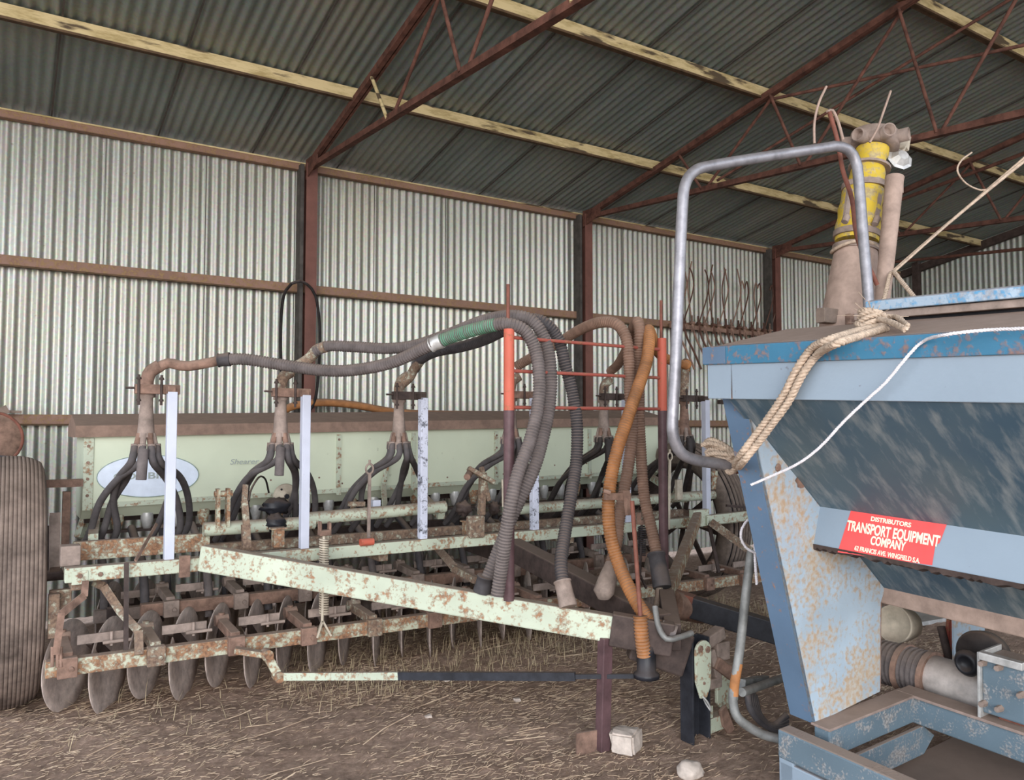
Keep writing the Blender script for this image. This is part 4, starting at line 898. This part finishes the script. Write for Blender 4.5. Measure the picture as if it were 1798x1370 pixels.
for b_, c_ in ((.36, .22), (.36, .06), (.42, .22), (.42, .06), (.5, .14)): MB().bolt(KW(.72, b_, c_), -cv_, .014, .03).build('box_bolt', 'dusty_metal', cart)
mb = MB(); c0 = kp(1703, 1163, .85); mb.lathe(c0, -cv_, [(0, 0), (.05, 0), (.055, .02), (.04, .04), (.03, .04), (.03, .02), (0, .02)], 24); mb.build('drive_pulley', 'black', cart)
mb = MB(); c0 = kp(1735, 1150, .98); mb.lathe(c0, -cv_, [(0, 0), (.10, 0), (.11, .05), (.10, .06), (0, .06)], 28); mb.build('belt_wheel', 'rubber_black', cart)
MB().box(kp(1785, 1262, .80), (.08, .10, .05), RC).build('red_brown_block', 'rust_red', cart, bevel=.006)
mb = MB(); c0 = kp(1571, 1096, 1.1); ax = (CAM-c0).normalized(); ax = (ax+V((-.7, .5, 0))).normalized(); mb.lathe(c0, ax, [(0, -.02), (.07, -.015), (.085, .01), (.09, .012), (.09, .0), (.07, -.12), (0, -.14)], 28); mb.build('cream_cup', 'cream', cart)
mb = MB()
for px in (1666, 1674, 1682): mb.cyl(kp(px, 1088, 1.25), kp(px-6, 1156, 1.25), .011, n=8)
mb.build('red_struts', 'red_thin', cart)
MB().cyl(kp(1652, 1100, 1.2), kp(1668, 1165, 1.2), .018, n=10).build('dark_strut', 'dark_rust_and_shade', cart)

# ---- distributor tower standing at the far end of the bin
TYp = 2.36
tb = at(1492, 590, TYp); ttop = at(1541, 235, TYp); tower = empty('distributor_tower', tb, 'tall dusty tower with grey cone, yellow throat and open outlet ports behind the blue bin', 'distributor')
T = lambda px, py, dy=0: at(px, py, TYp+dy)
n_ = 40; A0, A1 = T(1491, 600), T(1503, 432)
p_ = []; r_ = []
for i in range(n_+1):
    t = i/n_; p_.append(A0.lerp(A1, t)); r_.append((.150*(1-t)+.096*t)*(1.006 if i % 2 else .994))
cone = MB().rings(p_, r_, 40).build('grey_cone', 'pipe_dusty', tower)
for (x_, y_, rr) in ((1502, 443, .108), (1503.5, 418, .108)):
    c = T(x_, y_); MB().rings([c, c+(A1-A0).normalized()*.03], rr, 40).build('hose_band', 'dusty_metal', cone)
MB().rings([T(1500, 436)+V((.104*cos(k*pi/12), .104*sin(k*pi/12), .012*sin(k*pi/6))) for k in range(25)], .009, 8, False).build('rope_tie', 'rope_tan', cone)
yy = [(1504, 425, .100), (1506, 400, .106), (1508, 385, .098), (1510, 372, .104), (1512, 358, .096), (1515, 343, .100), (1518, 332, .09), (1521, 318, .084), (1524, 303, .082), (1526, 296, .074), (1530, 276, .070), (1531, 272, .078), (1532, 262, .078)]
MB().rings([T(x, y) for x, y, r in yy], [r for *_, r in yy], 36).build('yellow_throat', 'yellow', tower)
for x_, y_, rr, nm in ((1517, 334, .106, 'clamp_ring'), (1526, 298, .100, 'clamp_ring')):
    c = T(x_, y_); MB().rings([c, c+V((.003, 0, .028 if rr > .103 else .012))], rr, 36).build(nm, 'dusty_metal', tower)
mb = MB(); mb.bar(T(1484, 388, -.10), T(1492, 330, -.09), .03, .012, (0, 1, 0)).cyl(T(1483, 390, -.12), T(1487, 380, -.12), .016, n=8)
mb.bar(T(1537, 392, -.10), T(1546, 330, -.09), .03, .012, (0, 1, 0)).cyl(T(1536, 394, -.12), T(1541, 382, -.12), .016, n=8); mb.build('buckle_straps', 'dusty_metal', tower)
hd0, hd1 = T(1534, 262), T(1537, 238)
MB().rings([hd0, hd0.lerp(hd1, .08), hd1, hd1+V((.002, 0, .01)), hd1+V((.005, 0, .03))], [.085, .118, .118, .09, .02], 36).build('port_head', 'dusty_metal', tower)
hc = hd0.lerp(hd1, .55)
for k in range(7):
    a = radians(-122+k*51); d = V((cos(a), sin(a), .02)); u0 = hc+d*.09; u1 = hc+d*.155
    MB().lathe(u0, d, [(.033, 0), (.033, .07), (.027, .07), (.027, .01), (0, .01)], 20).build('outlet_port', 'cream' if k == 2 else 'dusty_metal', tower)
    MB().lathe(u0, d, [(0, .02), (.0268, .02)], 20).build('port_shade', 'black', tower)  # black disc paints the shade inside the open port
MB().box(T(1460, 556, .0), (.17, .05, .07)).build('base_bracket', 'wood', tower, bevel=.004)
MB().box(T(1500, 562, -.14), (.10, .03, .05)).build('base_bracket', 'rust', tower, bevel=.004)
MB().rings([T(1491, 600), T(1491, 640)], .17, 32).build('base_ring', 'dark_rust_and_shade', tower)
# metal funnel hanging from the head
mb = MB(); c = T(1581, 278, -.08); mb.lathe(c, (-.4, -.85, .35), [(.0, .03), (.028, .028), (.05, .0), (.066, -.004), (.05, -.01), (.02, -.05), (0, -.05)], 8, False)
fu = thing(mb, 'metal_funnel', 'alu', c, 'pale metal funnel dangling beside the outlet ports of the distributor', 'funnel')
MB().bar(T(1578, 280, -.06), T(1592, 240, -.04), .025, .02).bar(T(1590, 262, -.05), T(1594, 238, -.03), .035, .02, (0, 1, 0)).build('handle', 'cream', fu, bevel=.003)
# tan tube strapped to the tower
a, b = at(1571, 312, 2.17), at(1546, 560, 2.14)
mb = MB().rings([b, b.lerp(a, .97), a], [.032, .041, .043], 24, False); mb.rings([a-V((0, 0, .002)), a-V((0, 0, .08))], [.038, .036], 24, False)
thing(mb, 'dusty_tube', 'pipe_dusty', b, 'dusty tan tube leaning right of the yellow distributor tower', 'tube')
# galvanised hoop over the cart
gp = [(1302, 822, 2.24), (1265, 815, 2.26), (1222, 808, 2.27), (1196, 795, 2.27), (1183, 768, 2.27), (1181, 735, 2.27), (1186, 640, 2.27), (1192, 500, 2.27), (1198, 370, 2.27), (1203, 325, 2.27), (1218, 302, 2.26), (1245, 292, 2.25), (1340, 276, 2.2), (1440, 261, 2.13), (1468, 257, 2.11), (1490, 264, 2.09), (1503, 285, 2.08), (1508, 320, 2.07), (1516, 420, 2.05), (1523, 500, 2.03), (1527, 562, 2.02)]
pts = [at(*q) for q in gp]
hoop = thing(MB().rings(smoothpath(pts, .012), .0225, 18), 'bent_pipe', 'galv', pts[-1], 'galvanised pipe bent into a tall hoop, roped to the blue bin at both ends', 'pipe')
MB().rings([pts[0]-V((.03, 0, -.003)), pts[0]+V((.02, 0, -.003))], .025, 16).build('pipe_end', 'rust_red', hoop)
gp = [(1320, 965, 2.36), (1317, 985, 2.36), (1309, 1050, 2.36), (1299, 1140, 2.36), (1290, 1200, 2.36), (1287, 1232, 2.36), (1297, 1262, 2.34), (1335, 1288, 2.3), (1376, 1300, 2.24)]
pts = [at(*q) for q in gp]
lp = thing(MB().rings(smoothpath(pts, .012), .019, 16), 'bent_pipe', 'galv_dark', pts[-1], 'lower grey-green bent pipe beside the hitch, with a band of orange on it', 'pipe')
MB().rings(smoothpath([at(1296, 1165, 2.36), at(1290, 1200, 2.36), at(1288, 1222, 2.36)], .01), .0197, 16).build('orange_band', 'rubber_orange', lp)
thing(MB().cyl(at(1303, 1216, 2.42), at(1400, 1182, 2.6), .019, n=12).bar(at(1303, 1203, 2.5), at(1345, 1196, 2.6), .03, .05), 'steel_rod', 'galv_dark', at(1303, 1216, 2.42), 'grey steel rod running from the hitch to behind the blue end plate', 'rod')
c = at(1345, 1262, 2.55)
mb = MB(); 
for k in range(5): mb.rings(smoothpath([at(1312+k*3, 1205+k*4, 2.55), at(1318+k*4, 1245+k*3, 2.52), at(1345+k*3, 1275+k*0, 2.5), at(1382, 1288-k*8, 2.48)], .02), .016, 8)
thing(mb, 'rubber_coil', 'rubber', c, 'dark coil of old rubber on the dirt between the hitch and the blue frame', 'rubber')
# tow beam behind
a, b = at(1180, 1055, 3.35), at(1420, 1128, 2.75)
tbm = thing(MB().bar(a, b, .08, .115), 'tow_beam', 'navy', b, 'dark navy steel tow beam sloping down behind the hitch to the blue cart', 'beam', bevel=.006)
MB().bar(a+V((0, 0, .002)), a.lerp(b, .16)+V((0, 0, .002)), .084, .12).build('rusty_end', 'rust_red', tbm)
thing(MB().bar(at(1262, 706, 6.7), at(1292, 707, 6.7), .05, .05), 'steel_stub', 'dark_rust_and_shade', at(1275, 706, 6.7), 'short dark steel stub on the wall just left of the blue bin', 'stub')

# ================================================================ ROPES
def rp(px, label, r, mat, name='rope', pitch=.045, strands=3):
    pts = [q if isinstance(q, V) else at(*q) for q in px]
    mb = rope(MB(), pts, r, pitch, 6, strands)
    return thing(mb, name, mat, pts[0], label, 'rope')
def side(px, py, a=-.315): return kat(px, py, a)
LN = (RC @ V((-(1.552-1.486), 0, .38))).normalized()
def topp(px, py, c): return onplane(px, py, KW(-.21, 0, 1.486)+LN*.012, LN)
rp([topp(1548, 572, 1.56), topp(1500, 583, 1.53), topp(1455, 597, 1.50), side(1425, 612, -.31), side(1398, 650), side(1378, 690), side(1352, 730), side(1322, 770), side(1300, 800), at(1290, 818, 2.2)],
   'upper of two thick tan ropes running from the bin top down to the pipe end', .0135, 'rope_tan')
rp([topp(1556, 576, 1.56), topp(1510, 590, 1.53), topp(1470, 603, 1.50), side(1436, 622, -.31), side(1408, 660), side(1385, 705), side(1356, 745), side(1326, 785), side(1304, 812), at(1296, 822, 2.2)],
   'lower of two thick tan ropes running from the bin top to the pipe end', .0135, 'rope_tan')
mb = MB()
kc = at(1294, 806, 2.22)
for k in range(5):
    c = kc+V((-.012*k+.02, 0, -.004*k)); mb2 = [c+V((.012*cos(t*pi/8)*.6, .035*cos(t*pi/8+.4), .038*sin(t*pi/8))) for t in range(17)]; rope(mb, mb2, .012, .04)
for q_ in (0, .022, .044, .066):
    rope(mb, [kc+V((0, 0, .02-q_*.6)), at(1272, 782, 2.26)-V((0, 0, q_*.8)), at(1250, 772, 2.32)-V((0, 0, q_*.9)), at(1240, 776, 2.38)-V((0, 0, q_))], .011, .04)
rope(mb, [kc+V((.0, 0, 0)), at(1270, 785, 2.26), at(1245, 778, 2.32), at(1232, 782, 2.36)], .011, .04); rope(mb, [kc, at(1276, 798, 2.24), at(1252, 796, 2.3), at(1240, 800, 2.34)], .011, .04)
thing(mb, 'rope_lashing', 'rope_tan', kc, 'fuzzy tan rope lashing wound around the low end of the galvanised pipe', 'rope')
mb = MB(); kc = topp(1532, 573, 0)+V((0, 0, .028))
for k in range(6):
    c = kc+V((.004*k-.02, 0, .008*k-.03)); rope(mb, [c+V((.04*cos(t*pi/8), .035*sin(t*pi/8), .014*sin(t*pi/8+k))) for t in range(17)], .010, .04)
rope(mb, [kc, topp(1562, 576, 0)+V((0, 0, .02)), topp(1590, 585, 0)+V((0, 0, .01))], .010, .04); rope(mb, [kc, topp(1570, 566, 0)+V((0, 0, .02)), topp(1594, 578, 0)+V((0, 0, .01))], .009, .04)
for k in range(40):
    d = V((rnd.gauss(0, .03), rnd.gauss(0, .03), rnd.gauss(0, .02))); mb.rings([kc+d, kc+d*1.8+V((rnd.gauss(0, .01), 0, rnd.gauss(0, .01)))], .0012, 4)
thing(mb, 'rope_knot', 'rope_tan', kc, 'frayed tan rope knot tying the galvanised pipe down on top of the bin', 'rope')
rp([at(1545, 555, 2.03), at(1555, 515, 2.06), at(1566, 478, 2.1), at(1585, 497, 2.0), at(1607, 524, 1.9)], 'tan rope going up beside the tan tube and down to the hatch lid', .010, 'rope_tan')
mb = MB(); tube(mb, [at(1566, 478, 2.12), at(1650, 405, 2.0), at(1740, 330, 1.85), at(1830, 258, 1.7)], .0075, 8, .1); tube(mb, [at(1560, 486, 2.12), at(1700, 362, 1.92), at(1830, 250, 1.7)], .0055, 8, .1)
tube(mb, [at(1742, 330, 1.86), at(1722, 334, 1.88), at(1696, 322, 1.9), at(1681, 300, 1.9), at(1688, 282, 1.9), at(1706, 268, 1.9)], .0042, 6, .02)
thing(mb, 'taut_cord', 'rope_tan', at(1566, 478, 2.12), 'long taut tan cord with a loose loop, rising from the rope to the upper right', 'cord')
rp([topp(1860, 574, 1.50), topp(1798, 577, 1.50), topp(1730, 580, 1.50), topp(1660, 588, 1.495), side(1620, 600, -.30), side(1590, 630), side(1555, 672), side(1522, 702), side(1480, 742), side(1440, 785), side(1400, 815), side(1350, 838), side(1318, 852, -.32)],
   'thin white cord slanting across the blue side panel and hopper', .0052, 'rope_white', 'white_cord', .03)
rp([at(1300, 828, 2.26), at(1312, 845, 2.26), at(1320, 880, 2.27), at(1324, 930, 2.27), at(1326, 985, 2.27), at(1329, 1028, 2.27)], 'white rope end hanging straight down beside the blue flange', .0065, 'rope_white', 'white_cord', .03)
rp([at(1313, 913, 2.28), at(1303, 928, 2.28), at(1301, 945, 2.28), at(1310, 962, 2.28), at(1326, 971, 2.26), at(1336, 968, 2.25)], 'short white cord curling in a loop around the hanging white rope', .006, 'rope_white', 'white_cord', .03)
for px_, l, r in (([(1430, 252, 2.18), (1430, 215, 2.18), (1438, 180, 2.18), (1451, 152, 2.18)], 'thin tan wand sticking up left of the tower', .0055), ([(1527, 250, 2.22), (1540, 228, 2.2), (1550, 200, 2.2), (1564, 160, 2.2)], 'thin tan wand sticking up out of an outlet port', .0055)):
    thing(tube(MB(), [at(*q) for q in px_], r, 8), 'thin_wand', 'pipe_dusty', at(*px_[0]), l, 'wand')
thing(tube(MB(), [at(1456, 196, 2.2), at(1470, 245, 2.2), at(1480, 300, 2.16), at(1496, 350, 2.14), at(1506, 420, 2.13), at(1540, 500, 2.12)], .010, 10), 'bent_wand', 'rust_red', at(1540, 500, 2.12), 'bent reddish rod leaning behind the galvanised hoop in front of the tower', 'rod')
thing(tube(MB(), [at(1453, 196, 2.22), at(1462, 194, 2.22), at(1472, 215, 2.22), at(1480, 245, 2.22)], .007, 8), 'short_wand', 'pipe_dusty', at(1480, 245, 2.22), 'shorter tan rod beside the bent reddish rod', 'rod')
# added pale board standing in for the bright ground behind the cart
q = atz(1632, 1090, 0); thing(MB().bar(q+V((-.5, .2, .02)), q+V((.5, .1, .02)), .5, .03), 'bright_patch_board', 'alu', q, 'added pale board standing in for a bright patch, glimpsed through the opening in the cart', 'board')
q = atz(120, 1100, 0)

# ================================================================ LIGHT
wd = bpy.data.worlds.new('sky'); bpy.context.scene.world = wd; wd.use_nodes = True
nt = wd.node_tree; bg = nt.nodes['Background']
tc = nt.nodes.new('ShaderNodeTexCoord'); sx = nt.nodes.new('ShaderNodeSeparateXYZ'); nt.links.new(tc.outputs['Generated'], sx.inputs[0])
rmp = nt.nodes.new('ShaderNodeValToRGB'); nt.links.new(sx.outputs[2], rmp.inputs[0])
e = rmp.color_ramp.elements; e[0].position = 0; e[0].color = (.93, .96, 1, 1); e[1].position = .55; e[1].color = (.66, .80, 1, 1)
nt.links.new(rmp.outputs[0], bg.inputs[0]); bg.inputs[1].default_value = 2.3
def area_lamp(name, loc, target, power, size, col):
    ld = bpy.data.lights.new(name, 'AREA'); ld.energy = power; ld.size = size[0]; ld.shape = 'RECTANGLE'; ld.size_y = size[1]; ld.color = col
    o = bpy.data.objects.new(name, ld); C.objects.link(o); o.location = loc; o.rotation_euler = (V(target)-V(loc)).to_track_quat('-Z', 'Y').to_euler(); return o
area_lamp('open_front_light', (-3.0, -5.0, 2.6), (2.6, 5.5, .8), 600, (8, 4), (1, .98, .96))  # added area lamp imitating sky light through the open front
sc = bpy.context.scene
sc.view_settings.view_transform = 'Standard'; sc.view_settings.look = 'None'; sc.view_settings.exposure = .42
sc.cycles.max_bounces = 6; sc.cycles.diffuse_bounces = 4
